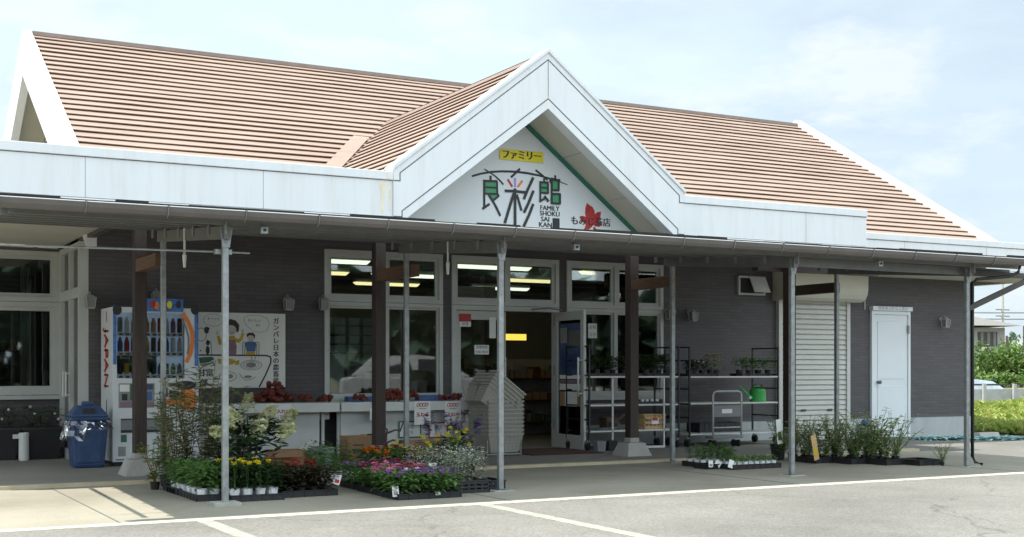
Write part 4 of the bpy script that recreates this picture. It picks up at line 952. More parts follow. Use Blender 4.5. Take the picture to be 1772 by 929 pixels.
# paper signs
YT = 14.848
def paper(u0, v0, u1, v1, label, name='paper_sign', y=YT - .003):
    a, b_ = at(u0, v1, y), at(u1, v0, y); t = thing(name, ((a.x + b_.x) / 2, y, a.z), label, 'sign')
    MB().box(a.x, b_.x, y, y + .002, a.z, b_.z).build('sheet', 'paper', t); return t, a, b_
t, a, b_ = paper(461, 698, 504, 728, 'white paper sign with dark red and grey writing on the left table')
cx = (a.x + b_.x) / 2; hz = b_.z - a.z
m = MB(); text(m, '御花入れに', .058, cx, YT - .006, a.z + hz * .52, 1, 0, False, .002); m.build('lettering', 'redp', t)
m = MB(); text(m, 'ですので', .035, cx - .07, YT - .006, a.z + hz * .83); text(m, 'お使い下さい', .052, cx, YT - .006, a.z + hz * .2, .95); m.build('lettering', 'ink', t)
t, a, b_ = paper(640, 706, 668, 727, 'half hidden paper sign with red and black writing behind the timber post')
m = MB(); text(m, '売場', .06, (a.x + b_.x) / 2 + .04, YT - .006, a.z + .11); m.build('lettering', 'redp', t); m = MB(); text(m, 'です', .05, (a.x + b_.x) / 2 + .04, YT - .006, a.z + .045); m.build('lettering', 'ink', t)
for i, (u0, u1) in enumerate(((717, 745), (770, 797))):
    t, a, b_ = paper(u0, 694, u1, 735, ['white onion sign with red loops hanging left of the framed notice', 'white onion sign with red loops at the right end of the table'][i]); t['group'] = 'onion signs'
    cx = (a.x + b_.x) / 2; hz = b_.z - a.z; m = MB()
    for j in range(4):
        x = cx - .06 + j * .04; m.ribbon([(x + .017 * math.cos(R(q)) + .008 * math.sin(R(q)), a.z + hz * .85 + .022 * math.sin(R(q))) for q in range(0, 361, 24)], .008, YT - .006 - j * .0003, .002)
    text(m, '玉ねぎ', .062, cx, YT - .006, a.z + hz * .42, 1, 0, False, .002); m.build('lettering', 'redp', t)
    MB().box(cx - .05, cx + .05, YT - .0055, YT - .0035, a.z + hz * .68, a.z + hz * .70).build('green_line', 'green', t)
for u0, v0, u1, v1, fm, lb in ((690, 729, 727, 757, 'drawgrn', 'pale notice in a thin green frame leaning on the table front'), (742, 731, 773, 757, 'redp', 'white notice in a thin red frame below the onion signs')):
    y = 15.02; a, b_ = at(u0, v1, y), at(u1, v0, y); t = thing('framed_notice', ((a.x + b_.x) / 2, y, a.z), lb, 'notice', 'framed notices')
    MB().box(a.x, b_.x, y - .012, y - .002, a.z, b_.z).build('board', 'paper', t)
    m = MB(); m.ribbon([(a.x, a.z), (b_.x, a.z), (b_.x, b_.z), (a.x, b_.z)], .016, y - .017, .005, True); m.build('frame', fm, t)
    m = MB(); text(m, '野菜', .06, (a.x + b_.x) / 2, y - .0135, (a.z + b_.z) / 2 + .03); text(m, '直売', .05, (a.x + b_.x) / 2, y - .0135, (a.z + b_.z) / 2 - .045); m.build('lettering', 'drawgry', t)

# boxes and crates below the tables
def carton(x, y, w, d, h, label, mt='card', rot=0, z=ZF):
    t = thing('cardboard_box', (0, 0, 0), label, 'box')
    m = MB(); m.box(-w / 2, w / 2, -d / 2, d / 2, 0, h); m.build('box_body', mt, t, bevel=.004)
    m = MB(); m.box(-w / 2 - .001, w / 2 + .001, -.025, .025, h, h + .0015); m.build('tape', 'pine', t)
    m = MB(); m.box(-w * .3, w * .3, -d / 2 - .0015, -d / 2 - .0003, h * .35, h * .5); m.box(-w * .3, w * .1, -d / 2 - .0015, -d / 2 - .0003, h * .62, h * .68); m.build('print', 'wood2', t)
    t.location = (x, y, z); t.rotation_euler = (0, 0, rot); return t
c = gr(622, 798, ZF); carton(c.x, 14.2, .34, .26, .30, 'brown cardboard box half behind the second timber post')
carton(5.95, 14.35, .26, .24, .30, 'brown cardboard box right of the second timber post, below the table')
carton(6.12, 13.9, .22, .2, .2, 'small orange brown box beside the bare branch pot', 'pine')
carton(6.5, 14.2, .5, .2, .23, 'long low brown box behind the yellow flowers', 'card')
t = thing('open_box', (4.72, 14.1, ZF), 'open cardboard box with raised flaps behind the marigolds', 'box')
m = MB(); m.box(4.55, 4.95, 13.95, 13.96, ZF, .2); m.box(4.55, 4.95, 14.24, 14.25, ZF, .2); m.box(4.55, 4.56, 13.96, 14.24, ZF, .2); m.box(4.94, 4.95, 13.96, 14.24, ZF, .2); m.box(4.56, 4.94, 13.96, 14.24, ZF, ZF + .01); m.build('box_body', 'card', t)
MB().beam((4.95, 14.1, .2), (5.1, 14.1, .29), .3, .006).build('flap', 'paper', t); MB().beam((4.72, 13.95, .2), (4.72, 13.85, .13), .34, .006, Vector((0, 0, 1))).build('flap', 'card', t)
def crate(x, y, w, d, h, label, mt, z=ZF, name='plastic_crate', slots=3):
    t = thing(name, (0, 0, 0), label, 'crate'); m = MB()
    m.box(-w / 2, w / 2, -d / 2, d / 2, 0, .012); e = .012; n = 5
    for (a, b_, ax) in ((-w / 2, w / 2, 0), (-d / 2, d / 2, 1)):
        for sg in (-1, 1):
            for k in range(slots):
                za = h * k / slots + .012; zb = za + h / slots * .55
                q = sg * ((d if ax == 0 else w) / 2 - e / 2)
                if ax == 0: m.box(a, b_, q - e / 2, q + e / 2, za, zb)
                else: m.box(q - e / 2 + .0, q + e / 2, a + e, b_ - e, za, zb)
            for j in range(n + 1):
                p = a + .01 + (b_ - a - .02) * j / n; q = sg * ((d if ax == 0 else w) / 2 - e / 2)
                if ax == 0: m.box(p - .01, p + .01, q - e / 2 + .001, q + e / 2 - .001, .012, h)
                else: m.box(q - e / 2 + .001, q + e / 2 - .001, p - .01, p + .01, .012, h)
    m.build('crate_body', mt, t)
    m = MB(); m.box(-w / 2 - .006, w / 2 + .006, -d / 2 - .006, -d / 2 + .014, h, h + .014); m.box(-w / 2 - .006, w / 2 + .006, d / 2 - .014, d / 2 + .006, h, h + .014); m.box(-w / 2 - .006, -w / 2 + .014, -d / 2 + .014, d / 2 - .014, h, h + .014); m.box(w / 2 - .014, w / 2 + .006, -d / 2 + .014, d / 2 - .014, h, h + .014); m.build('rim', mt, t)
    t.location = (x, y, z); return t
t = thing('lidded_crate', (5.17, 14.2, ZF), 'pale green lidded plastic crate in the gap between the two tables', 'crate')
m = MB(); m.taper(5.17, 14.2, ZF, .19, .16, .12, .175, .135); m.build('crate_body', 'crateg', t, bevel=.008); m = MB(); m.box(4.99, 5.35, 14.06, 14.34, .192, .215); m.build('lid', 'crateg', t, bevel=.006)
m = MB(); m.box(5.13, 5.2, 14.052, 14.062, .135, .16); m.build('hand_hole', 'ink', t)
# bare branch in a pot
t = thing('bare_branch_pot', (5.82, 13.7, ZF), 'leafless branching twig in a dark pot in front of the tables', 'pot plant')
m = MB(); m.lathe(5.82, 13.7, [(.06, ZF), (.085, .19), (.09, .2), (.075, .2), (.07, .17)], 14); m.build('pot', 'blackp', t)
m = MB()
for pts in ([(0, 0, .15), (.01, 0, .3), (.03, 0, .42), (-.06, 0, .52), (-.12, 0, .58), (-.16, 0, .56)], [(.02, 0, .38), (.14, 0, .42), (.2, .02, .40), (.24, 0, .52)], [(.01, 0, .33), (-.1, 0, .38), (-.22, 0, .37)], [(0, 0, .26), (.1, 0, .3), (.22, .02, .28)]): m.tube([(5.82 + p[0], 13.7 + p[1], p[2]) for p in pts], [.014 - .0018 * i for i in range(len(pts))], 6)
m.build('branch', 'bark', t)

# ------------------------------------------------------------ shopping basket stack by the entrance
def basket():
    m = MB(); w, d, h = .243, .155, .22
    n = 5
    m.taper(0, 0, 0, .006, w * .82, d * .80, w * .825, d * .805)
    e = .003
    for sg in (-1, 1):
        m.add([(-w * .82, sg * d * .82, .006), (w * .82, sg * d * .82, .006), (w, sg * d, h), (-w, sg * d, h)], [(0, 1, 2, 3)]); m.add([(sg * w * .82, -d * .82, .006), (sg * w * .82, d * .82, .006), (sg * w, d, h), (sg * w, -d, h)], [(0, 1, 2, 3)])
    for k in range(n + 1):                       # horizontal ribs
        z = .006 + (h - .02) * k / n; f_ = .82 + .18 * k / n; a, b_ = w * f_, d * f_
        for q in ((-a, a, -b_ - .002, -b_), (-a, a, b_, b_ + .002)): m.box(q[0], q[1], q[2], q[3], z, z + .018)
        for q in ((-a - .002, -a), (a, a + .002)): m.box(q[0], q[1], -b_, b_, z + .0005, z + .0175)
    for j in range(9):
        s_ = -1 + 2 * j / 8
        for sg in (-1, 1):
            m.beam((s_ * w * .82, sg * (d * .82 + .002), .006), (s_ * w, sg * (d + .002), h), .016, .003, Vector((0, 1, 0)))
            if j % 2 == 0: m.beam((sg * (w * .82 + .002), s_ * d * .8, .006), (sg * (w + .002), s_ * d, h), .016, .003, Vector((1, 0, 0)))
    r = MB(); 
    for q in ((-w - .014, w + .014, -d - .014, -d + .004), (-w - .014, w + .014, d - .004, d + .014)): r.box(q[0], q[1], q[2], q[3], h, h + .022)
    for q in ((-w - .014, -w + .004), (w - .004, w + .014)): r.box(q[0], q[1], -d + .004, d - .004, h, h + .022)
    return m, r
bm, rm = basket()
BK = thing('shopping_basket', (7.655, 14.28, .075), 'beige plastic basket nested upright in the front pile by the entrance', 'basket', 'nested shopping baskets')
o = bm.build('basket_body', 'bask', None, (0, 0, 0)); o.parent = BK; o.location = (0, 0, 0)
o = rm.build('rim', 'bask', None, (0, 0, 0)); o.parent = BK; o.location = (0, 0, 0)
for k in range(1, 9): dup(BK, (7.655, 14.28, .075 + k * .052), 0)
for k in range(9): dup(BK, (7.66, 14.53, .075 + k * .052), 0, 'beige plastic basket in the rear pile, nearer the shop door')
for j, (yy, lb) in enumerate(((14.28, 'beige plastic basket lying tilted on top of the front pile'), (14.50, 'beige plastic basket lying tilted on top of the rear pile'))):
    for k in range(5):
        ang = R(37); ax = Vector((math.sin(ang), 0, math.cos(ang))); top = at(889, 661, 14.08) + Vector((0, 0, 0)); top.y = yy
        b = dup(BK, top - ax * (.245 + .05 * (4 - k)), 0, lb); b.rotation_euler = (0, ang, 0)
t = thing('basket_dolly', (7.61, 14.5, ZF), 'low wheeled steel dolly under the piled shopping baskets', 'dolly')
m = MB()
for x in (7.38, 7.84): m.beam((x, 14.1, .06), (x, 14.8, .06), .02, .02)
for y in (14.1, 14.45, 14.8): m.beam((7.38, y, .06), (7.84, y, .06), .02, .02)
m.build('frame', 'galv', t)
for x in (7.37, 7.85):
    m = MB(); m.tube([(x, 14.09, .05), (x, 14.09, .235)], .009, 6); m.build('upright', 'galv', t)
    for y in (14.14, 14.76): MB().tube([(x - .012, y, ZF + .025), (x + .012, y, ZF + .025)], .024, 10).build('wheel', 'rubber', t)
# doormat
m = MB(); m.box(7.95, 9.0, 13.95, 15.1, ZF + .001, ZF + .013); tag(m.build('doormat', 'mat'), 'dark red doormat in front of the open doorway', 'doormat')

# ------------------------------------------------------------ notices on the doors
def poster(parent_y, u0, v0, u1, v1, name, mat, label, y=None, txt=None, tm='ink', ts=.05):
    y = YW - .012 if y is None else y; a, b_ = at(u0, v1, y), at(u1, v0, y)
    t = thing(name, ((a.x + b_.x) / 2, y, a.z), label, 'notice'); MB().box(a.x, b_.x, y, y + .002, a.z, b_.z).build('sheet', mat, t)
    if txt:
        m = MB()
        for i, s_ in enumerate(txt): text(m, s_, ts, (a.x + b_.x) / 2, y - .0015, b_.z - (b_.z - a.z) * (i + .5) / len(txt))
        m.build('lettering', tm, t)
    return t, a, b_
t, a, b_ = poster(0, 795, 543, 815, 556, 'door_sticker', 'redp', 'red sticker above a white strip, on the closed glass door')
MB().box(a.x, b_.x, YW - .012, YW - .010, a.z - .07, a.z - .002).build('white_strip', 'paper', t); m = MB(); text(m, '禁煙', .05, (a.x + b_.x) / 2, YW - .0135, a.z - .036); m.build('lettering', 'drawblue', t)
poster(0, 821, 597, 846, 613, 'door_notice', 'paper', 'small white notice with black lines on the closed glass door', None, ['営業時間', '9:00-18:00'], 'ink', .045)
poster(0, 847, 549, 858, 585, 'door_notice', 'paper', 'tall plain white sheet on the closed glass door behind the steel post')
poster(0, 1018, 560, 1033, 585, 'door_notice', 'paper', 'white notice with black writing on the window behind the open door', None, ['お知', 'らせ'], 'ink', .06)
LM = Matrix.Translation((b - .07, YW - .02, ZF + .006)) if False else Matrix.Translation((MX[1][1] - .07, YW - .02, ZF + .006)) @ Matrix.Rotation(R(-92), 4, 'Z')
t = thing('door_poster', LM @ Vector((.35, -.01, .9)), 'blue poster over red and white strips on the open glass door', 'poster')
def dq(name, mat, x0, x1, z0, z1, d=0, par=None):
    return MB().box(x0, x1, .010 - d, .0125 - d, z0, z1, LM).build(name, mat, par or t)
dq('sheet', 'postblue', .13, .74, 1.02, 1.72)
for i, (x0, x1, z0, z1, c) in enumerate(((.16, .34, 1.45, 1.66, 'drawgry'), (.40, .70, 1.40, 1.62, 'galvd'), (.18, .68, 1.08, 1.30, 'blue'), (.14, .73, .955, 1.01, 'poster'), (.14, .73, .90, .945, 'mauve'), (.14, .73, .80, .89, 'poster'))): dq('printed_patch', c, x0, x1, z0, z1, .0034 + i * .0003)
t = thing('door_poster', LM @ Vector((.35, -.01, .6)), 'small white and ochre sheet below the blue poster on the open door', 'poster')
dq('sheet', 'paper', .28, .62, .58, .78); dq('border', 'card', .14, .27, .58, .78); dq('border', 'card', .63, .74, .58, .78)

# ------------------------------------------------------------ wall lanterns
def lantern(x, y, z, label, base=None):
    t = thing('wall_lantern', (0, 0, 0), label, 'wall lamp', 'white lanterns on the shop wall')
    m = MB(); m.tube([(0, -.001, .06), (0, -.018, .06)], .045, 12); m.tube([(0, -.018, .06), (0, -.05, .11), (0, -.09, .13), (0, -.13, .115), (0, -.15, .08)], .012, 8); m.build('bracket', 'lampw', t, smooth=True)
    m = MB(); m.taper(0, -.15, .05, .09, .075, .075, .02, .02); m.taper(0, -.15, -.12, -.10, .05, .05, .06, .06)
    for i in (-1, 1):
        for j in (-1, 1): m.beam((i * .055, -.15 + j * .055, -.10), (i * .07, -.15 + j * .07, .05), .012, .012, Vector((0, 1, 0)))
    m.build('lantern_cage', 'lampw', t)
    m = MB(); m.taper(0, -.15, -.099, .049, .047, .047, .06, .06); m.build('glass', 'lglass', t)
    t.location = (x, y, z); t.scale = (.78,) * 3; return t
LMP = None
for u, v, lb in ((500, 524, 'white lantern on the wall above the painted board'), (561, 524, 'white lantern at the left edge of the first large window'), (1200, 545, 'white lantern on the wall above the racks, below the vent window'), (1637, 557, 'white lantern right of the pale side door'), (272, 514, 'white lantern above the vending machine'), (1160, 542, 'white lantern at the right edge of the last window, behind the steel post')):
    p = at(u, v, YW - .12)
    if LMP is None: LMP = lantern(p.x, YW, p.z, lb)
    else: dup(LMP, (p.x, YW, p.z), 0, lb, .78)
p = at(148, 520, YW - .1); dup(LMP, (2.80, YW, p.z), 0, 'white lantern beside the glazed side entrance', .78)

# ------------------------------------------------------------ wheeled racks with plants
def rack(x0, x1, y0, y1, zs, label, kind):
    t = thing('wheeled_rack', ((x0 + x1) / 2, (y0 + y1) / 2, ZF), label, 'rack', 'wheeled plant racks')
    for z in zs: MB().box(x0, x1, y0, y1, z - .022, z).build('shelf', 'shelf', t, bevel=.003)
    for x in (x0 - .012, x1 + .012):
        m = MB()
        for y in (y0 + .01, y1 - .01): m.box(x - .011, x + .011, y - .011, y + .011, .17, 1.45)
        for z in (.45, .64, .85, 1.05, 1.25, 1.438): m.box(x - .010, x + .010, y0 + .021, y1 - .021, z - .010, z + .010)
        m.build('end_frame', 'blackp', t)
        for y in (y0 + .06, y1 - .06):
            m = MB(); m.tube([(x - .015, y, ZF + .06), (x + .015, y, ZF + .06)], .06, 14); w = m.build('wheel', 'rubber', t)
            m = MB(); m.box(x - .022, x + .022, y - .02, y + .02, .125, .168); m.build('caster_fork', 'galv', w)
    return t
def zat(u, v, y): return at(u, v, y).z
r1 = rack(9.12, 10.57, 14.45, 15.05, (.30, .65, 1.035), 'wheeled rack of dark plants by the open shop door', 0)
r2 = rack(10.78, 12.36, 14.45, 15.05, (.22, .655, 1.03), 'wheeled rack holding the green watering can', 0)
m = MB()
for x in (9.48, 10.33): m.beam((x, 14.46, .05), (x, 14.46, 1.01), .02, .02)
m.beam((9.47, 14.46, .06), (10.34, 14.46, .06), .03, .03); m.build('inner_stand', 'shelf', r1)
# plants: one builder, shared meshes
def plant(name, label, cat, group, pot=None, parts=()):
    t = thing(name, (0, 0, 0), label, cat, group)
    if pot:
        r, h, mt = pot; m = MB(); m.lathe(0, 0, [(r * .72, 0), (r * .98, h), (r * 1.08, h), (r * 1.08, h * .88), (r, h * .86)][:3] + [(r * .9, h), (r * .88, h * .88)], 10); m.build('pot', mt, t)
    for nm, mb_, mt in parts:
        o = mb_.build(nm, mt, t)
        if nm in ('blossom',): o['kind'] = 'stuff'
    t.location.z = -9
    return t
first = {}
def put(proto, x, y, z, label=None, rz=None, sc=1., group=None):
    rz = rnd.uniform(0, 6.283) if rz is None else rz
    if proto.location.z < -8:
        proto.location = (x, y, z); proto.rotation_euler = (0, 0, rz); proto.scale = (sc,) * 3
        if label: proto['label'] = label
        if group: proto['group'] = group
        return proto
    return dup(proto, (x, y, z), rz, label, sc, group)
def heads(rnd, pts, r, sq=.55, petals=True, n=26):
    m = MB()
    for p in pts:
        m.ball(p, r * .62, 7, 4, sq)
        for k in range(n):
            a = rnd.uniform(0, 6.283); e = rnd.uniform(-.1, 1.3)
            m.leaf((p[0] + math.cos(a) * r * .3, p[1] + math.sin(a) * r * .3, p[2] + r * .2), (math.cos(a), math.sin(a), e), r * .75, r * .45, .2)
    return m
rnd = random.Random(77)
def shelfplants(n_, lf, fl, L, W, h, r, seed):
    q = random.Random(seed)
    ps = [('foliage', bushm(q, 110, r, h, .09, L, W), lf)]
    if fl: ps += [('flower', heads(q, [(q.uniform(-r, r) * .8, q.uniform(-r, r) * .8, .09 + h * q.uniform(.6, 1.05))], .022), fl) for _ in range(4)]
    return plant('potted_plant', n_, 'pot plant', 'potted plants on the racks', (.055, .09, 'blackp'), ps)
A1 = shelfplants('dark bushy pot plant on the top shelf of the rack by the open door', 'green2', None, .07, .04, .17, .09, 1)
for x in (9.2, 9.35, 9.5, 9.65, 9.8): put(A1, x, 14.62 + rnd.uniform(0, .2), 1.036)
A2 = shelfplants('leafy pot plant at the right of the top shelf on the rack by the door', 'green2', None, .10, .03, .2, .11, 2)
for x in (10.0, 10.13, 10.27, 10.4, 10.5): put(A2, x, 14.6 + rnd.uniform(0, .2), 1.036)
A3 = shelfplants('white flowered dark pot plant at the left of the watering can rack', 'green2', 'whitep2', .06, .04, .14, .08, 3)
for x in (10.88, 11.0, 11.12): put(A3, x, 14.6 + rnd.uniform(0, .15), 1.031)
A4 = shelfplants('pink flowered taller pot plant on the watering can rack', 'tomato', 'pink', .06, .035, .22, .08, 4)
for x in (11.26, 11.36): put(A4, x, 14.62, 1.031)
A5 = shelfplants('bushy mid green pot plant on the right of the watering can rack', 'green1', None, .06, .035, .17, .10, 5)
for x in (11.82, 11.95, 12.08, 12.2, 12.31): put(A5, x, 14.6 + rnd.uniform(0, .15), 1.031)
def tray(x, y, w, d, label, z=.006, h=.05, mt='blackp'):
    t = thing('seedling_tray', (x, y, z), label, 'tray'); m = MB(); e = .008
    m.box(x - w / 2, x + w / 2, y - d / 2, y + d / 2, z, z + .006)
    for sg in (-1, 1):
        m.box(x - w / 2, x + w / 2, y + sg * (d / 2 - e / 2) - e / 2, y + sg * (d / 2 - e / 2) + e / 2, z + .006, z + h)
        m.box(x + sg * (w / 2 - e / 2) - e / 2, x + sg * (w / 2 - e / 2) + e / 2, y - d / 2 + e, y + d / 2 - e, z + .006, z + h)
    n = max(2, round(w / .1))
    for k in range(n + 1): xx = x - w / 2 + w * k / n; m.box(xx - .005, xx + .005, y - d / 2 - .005, y - d / 2 - .0005, z, z + h)
    n = max(2, round(d / .1))
    for k in range(n + 1): yy = y - d / 2 + d * k / n; m.box(x - w / 2 - .005, x - w / 2 - .0005, yy - .005, yy + .005, z, z + h)
    m.build('tray_body', mt, t)
    m = MB(); g = .009
    m.box(x - w / 2 - g, x + w / 2 + g, y - d / 2 - g, y - d / 2 + .004, z + h, z + h + .007); m.box(x - w / 2 - g, x + w / 2 + g, y + d / 2 - .004, y + d / 2 + g, z + h, z + h + .007)
    m.box(x - w / 2 - g, x - w / 2 + .004, y - d / 2 + .004, y + d / 2 - .004, z + h, z + h + .007); m.box(x + w / 2 - .004, x + w / 2 + g, y - d / 2 + .004, y + d / 2 - .004, z + h, z + h + .007)
    m.build('rim', mt, t); return t
tray(9.5, 14.75, .7, .28, 'long black tray on the top shelf of the rack by the open door', 1.036, .03)
tray(10.25, 14.75, .55, .28, 'black tray at the right of the top shelf, behind the timber post', 1.036, .03)
tray(11.1, 14.72, .55, .26, 'black tray under the white flowered plants on the second rack', 1.031, .03)
tray(12.05, 14.72, .5, .26, 'black tray under the bushy plants at the right of the second rack', 1.031, .03)
tray(11.5, 14.85, .75, .3, 'deep black tray on the bottom shelf behind the hand truck', .221, .13)
tray(10.2, 14.7, .5, .26, 'flat black tray with white cups on the middle shelf by the door', .651, .025)
cupm = plant('plastic_cup', 'small white cup on the middle shelf tray behind the timber post', 'cup', 'cups on the middle shelf', (.025, .05, 'pots'))
for x in (10.08, 10.16, 10.24, 10.33): put(cupm, x, 14.62, .66)
# watering can
t = thing('watering_can', (12.10, 14.6, .656), 'green plastic watering can with a long spout on the middle shelf', 'watering can')
m = MB(); m.lathe(12.12, 14.62, [(.115, .656), (.12, .67), (.118, .82), (.10, .845), (.05, .85)], 18); m.build('can_body', 'cangreen', t, smooth=False)
m = MB(); m.tube([(12.03, 14.60, .70), (11.93, 14.57, .73), (11.78, 14.53, .83), (11.70, 14.51, .875)], [.028, .02, .013, .012], 8); s_ = m.build('spout', 'cangreen', t, smooth=True); MB().tube([(11.94, 14.568, .70), (11.925, 14.565, .735)], [.02, .024], 8).build('spout_collar', 'pots', s_)
m = MB(); m.tube([(12.03, 14.62, .845), (12.04, 14.62, .89), (12.12, 14.62, .91), (12.2, 14.62, .89), (12.225, 14.62, .80)], .012, 8); m.build('handle', 'cangreen', t, smooth=True)
# hand truck
t = thing('hand_truck', (11.15, 14.28, ZF), 'folding platform hand truck with a tubular handle in front of the rack', 'hand truck')
hx0, hx1, hy = 11.02, 11.52, 14.25
m = MB(); m.tube([(hx0, hy, .17), (hx0, hy, .76), (hx0 + .015, hy, .80), (hx0 + .06, hy, .82), (hx1 - .06, hy, .82), (hx1 - .015, hy, .80), (hx1, hy, .76), (hx1, hy, .17)], .013, 8); m.build('handle', 'alu', t, smooth=True)
m = MB(); m.box(hx0 + .014, hx1 - .014, hy - .006, hy + .006, .46, .62); pl = m.build('handle_panel', 'grey', t); m = MB(); m.box(hx0 + .15, hx0 + .33, hy - .009, hy - .0065, .51, .57); m.build('plate', 'paper', pl)
m = MB(); m.tube([(hx0, hy, .31), (hx1, hy, .31)], .009, 6); m.build('cross_bar', 'alu', t)
m = MB(); m.box(hx0 - .02, hx1 + .02, hy - .02, hy + .16, .155, .19); m.build('platform', 'grey', t, bevel=.006)
for x in (hx0 + .04, hx1 - .04):
    for y in (hy + .02, hy + .12): MB().tube([(x - .014, y, ZF + .05), (x + .014, y, ZF + .05)], .05, 12).build('wheel', 'rubber', t)
# bottom shelf of the first rack: wooden crate, dustpan, small boxes
c = crate(10.2, 14.62, .36, .26, .19, 'pale wooden slatted crate on the bottom rack shelf', 'pine', .301, 'wooden_crate', 3)
m = MB(); m.box(-.06, .06, -.136, -.132, .07, .15); o = m.build('label_plate', 'paper', None, (0, 0, 0)); o.parent = c; o.location = (0, 0, 0)
m = MB(); m.box(-.05, .04, -.140, -.1365, .12, .16); o = m.build('label_print', 'redp', None, (0, 0, 0)); o.parent = c; o.location = (0, 0, 0)
t = thing('dustpan', (9.5, 14.6, .301), 'grey metal dustpan with a raised handle on the bottom rack shelf', 'dustpan')
m = MB(); m.beam((9.28, 14.6, .315), (9.58, 14.6, .335), .26, .006); m.beam((9.57, 14.6, .335), (9.6, 14.6, .40), .26, .006); m.build('pan', 'galv', t); MB().tube([(9.58, 14.6, .36), (9.72, 14.6, .48), (9.80, 14.6, .53)], .014, 8).build('handle', 'wood2', t)
carton(9.68, 14.85, .2, .2, .16, 'dark brown box behind the dustpan on the bottom shelf', 'wood2', 0, .301)
for x in (9.2, 9.38): m = MB(); m.taper(x, 14.35, ZF, .17, .06, .05, .07, .06); tag(m.build('plastic_tub', 'grey' if x < 9.3 else 'blackp'), 'small grey tub on the floor under the rack by the door' if x < 9.3 else 'small black tub on the floor under the rack, right of the grey tub', 'tub')

# ------------------------------------------------------------ plants for sale on the apron
# cream hydrangea
q = random.Random(101)
def cones(q, pts, L, r, n=150):
    m = MB()
    for p, d in pts:
        d = Vector(d).normalized(); o1 = d.orthogonal().normalized(); o2 = d.cross(o1)
        for k in range(n):
            s_ = q.random(); a = q.uniform(0, 6.283); rr = r * (1 - .75 * s_) * q.uniform(.75, 1.05)
            dr = o1 * math.cos(a) + o2 * math.sin(a); c = Vector(p) + d * L * s_ + dr * rr
            for j in range(2): m.leaf(c, dr + o1 * q.uniform(-1, 1) + o2 * q.uniform(-1, 1) + d * q.uniform(-.3, .6), .032, .030, .1)
    return m
pts = [((0, 0, .64), (.05, 0, 1)), ((.11, -.08, .56), (.5, -.3, .75)), ((-.12, -.1, .55), (-.5, -.3, .6)), ((.03, -.15, .50), (.1, -.8, .3)), ((.22, -.12, .46), (.7, -.4, .3)), ((.31, -.05, .52), (.5, -.1, .8)), ((-.19, -.04, .46), (-.8, -.2, .2))]
t = plant('hydrangea', 'tall shrub with cream cone shaped flower heads left of the onion table', 'shrub', None, (.11, .16, 'blackp'),
    [('stem', stemsm(q, 12, .26, .14, .62, .005), 'bark'), ('foliage', bushm(q, 260, .27, .42, .16, .14, .085), 'green2')] + [('flower', cones(q, [p_], .16, .062, 150), 'cream') for p_ in pts])
c = gr(440, 815); t.location = (3.62, 11.85, .0); t.scale = (1.12,) * 3
# tall narrow leaved plants
def willow(q, n, h, spread, lf, L=.10, W=.016, per=46, lo=.12):
    st = MB(); m = MB()
    for _ in range(n):
        a = q.uniform(0, 6.283); s_ = q.uniform(.25, 1) * spread; hh = h * q.uniform(.6, 1.05)
        P = [Vector((math.cos(a) * s_ * (k / 5) ** 1.3 + q.uniform(-.012, .012), math.sin(a) * s_ * (k / 5) ** 1.3, .05 + hh * k / 5)) for k in range(6)]
        st.tube(P, [.005, .0045, .004, .0035, .003, .002], 4)
        for k in range(per):
            f_ = lo + (1 - lo) * q.random(); i = min(4, int(f_ * 5)); p = P[i].lerp(P[i + 1], f_ * 5 - i); b_ = q.uniform(0, 6.283)
            m.leaf(p, (math.cos(b_), math.sin(b_), q.uniform(.1, 1.1)), L * q.uniform(.6, 1.15), W * q.uniform(.8, 1.3), .7)
    return st, m
W1 = []
for i in range(2):
    st, lf = willow(q, 7, 1.05, .24, 'willow', .11, .017, 60)
    W1.append(plant('willow_leaved_shrub', 'tall narrow leaved shrub in a black pot in front of the vending machine', 'shrub', 'tall narrow leaved shrubs', (.08, .12, 'blackp'), [('stem', st, 'drybr'), ('foliage', lf, 'willow')]))
for i, (x, y, s_) in enumerate(((3.0, 12.05, 1.0), (3.28, 12.1, 1.05), (3.5, 12.3, .95), (3.2, 12.4, 1.0), (3.42, 12.0, .9), (2.96, 12.3, .9), (3.68, 12.35, .85))): put(W1[i % 2], x, y, .006, None, None, s_)
st, lf = willow(q, 6, .5, .28, 'limeleaf', .10, .02, 18)
t = plant('lime_leaved_plant', 'small bright lime leaved plant low beside the rear steel post', 'pot plant', None, (.05, .07, 'blackp'), [('stem', st, 'drybr'), ('foliage', lf, 'limeleaf')]); t.location = (2.78, 12.0, .006)
tray(3.12, 12.0, .42, .28, 'black tray with a small white tag under the tall shrubs', .006, .06)
tray(2.94, 11.6, .22, .3, 'little black tray at the foot of the rear left steel post', .006, .045)
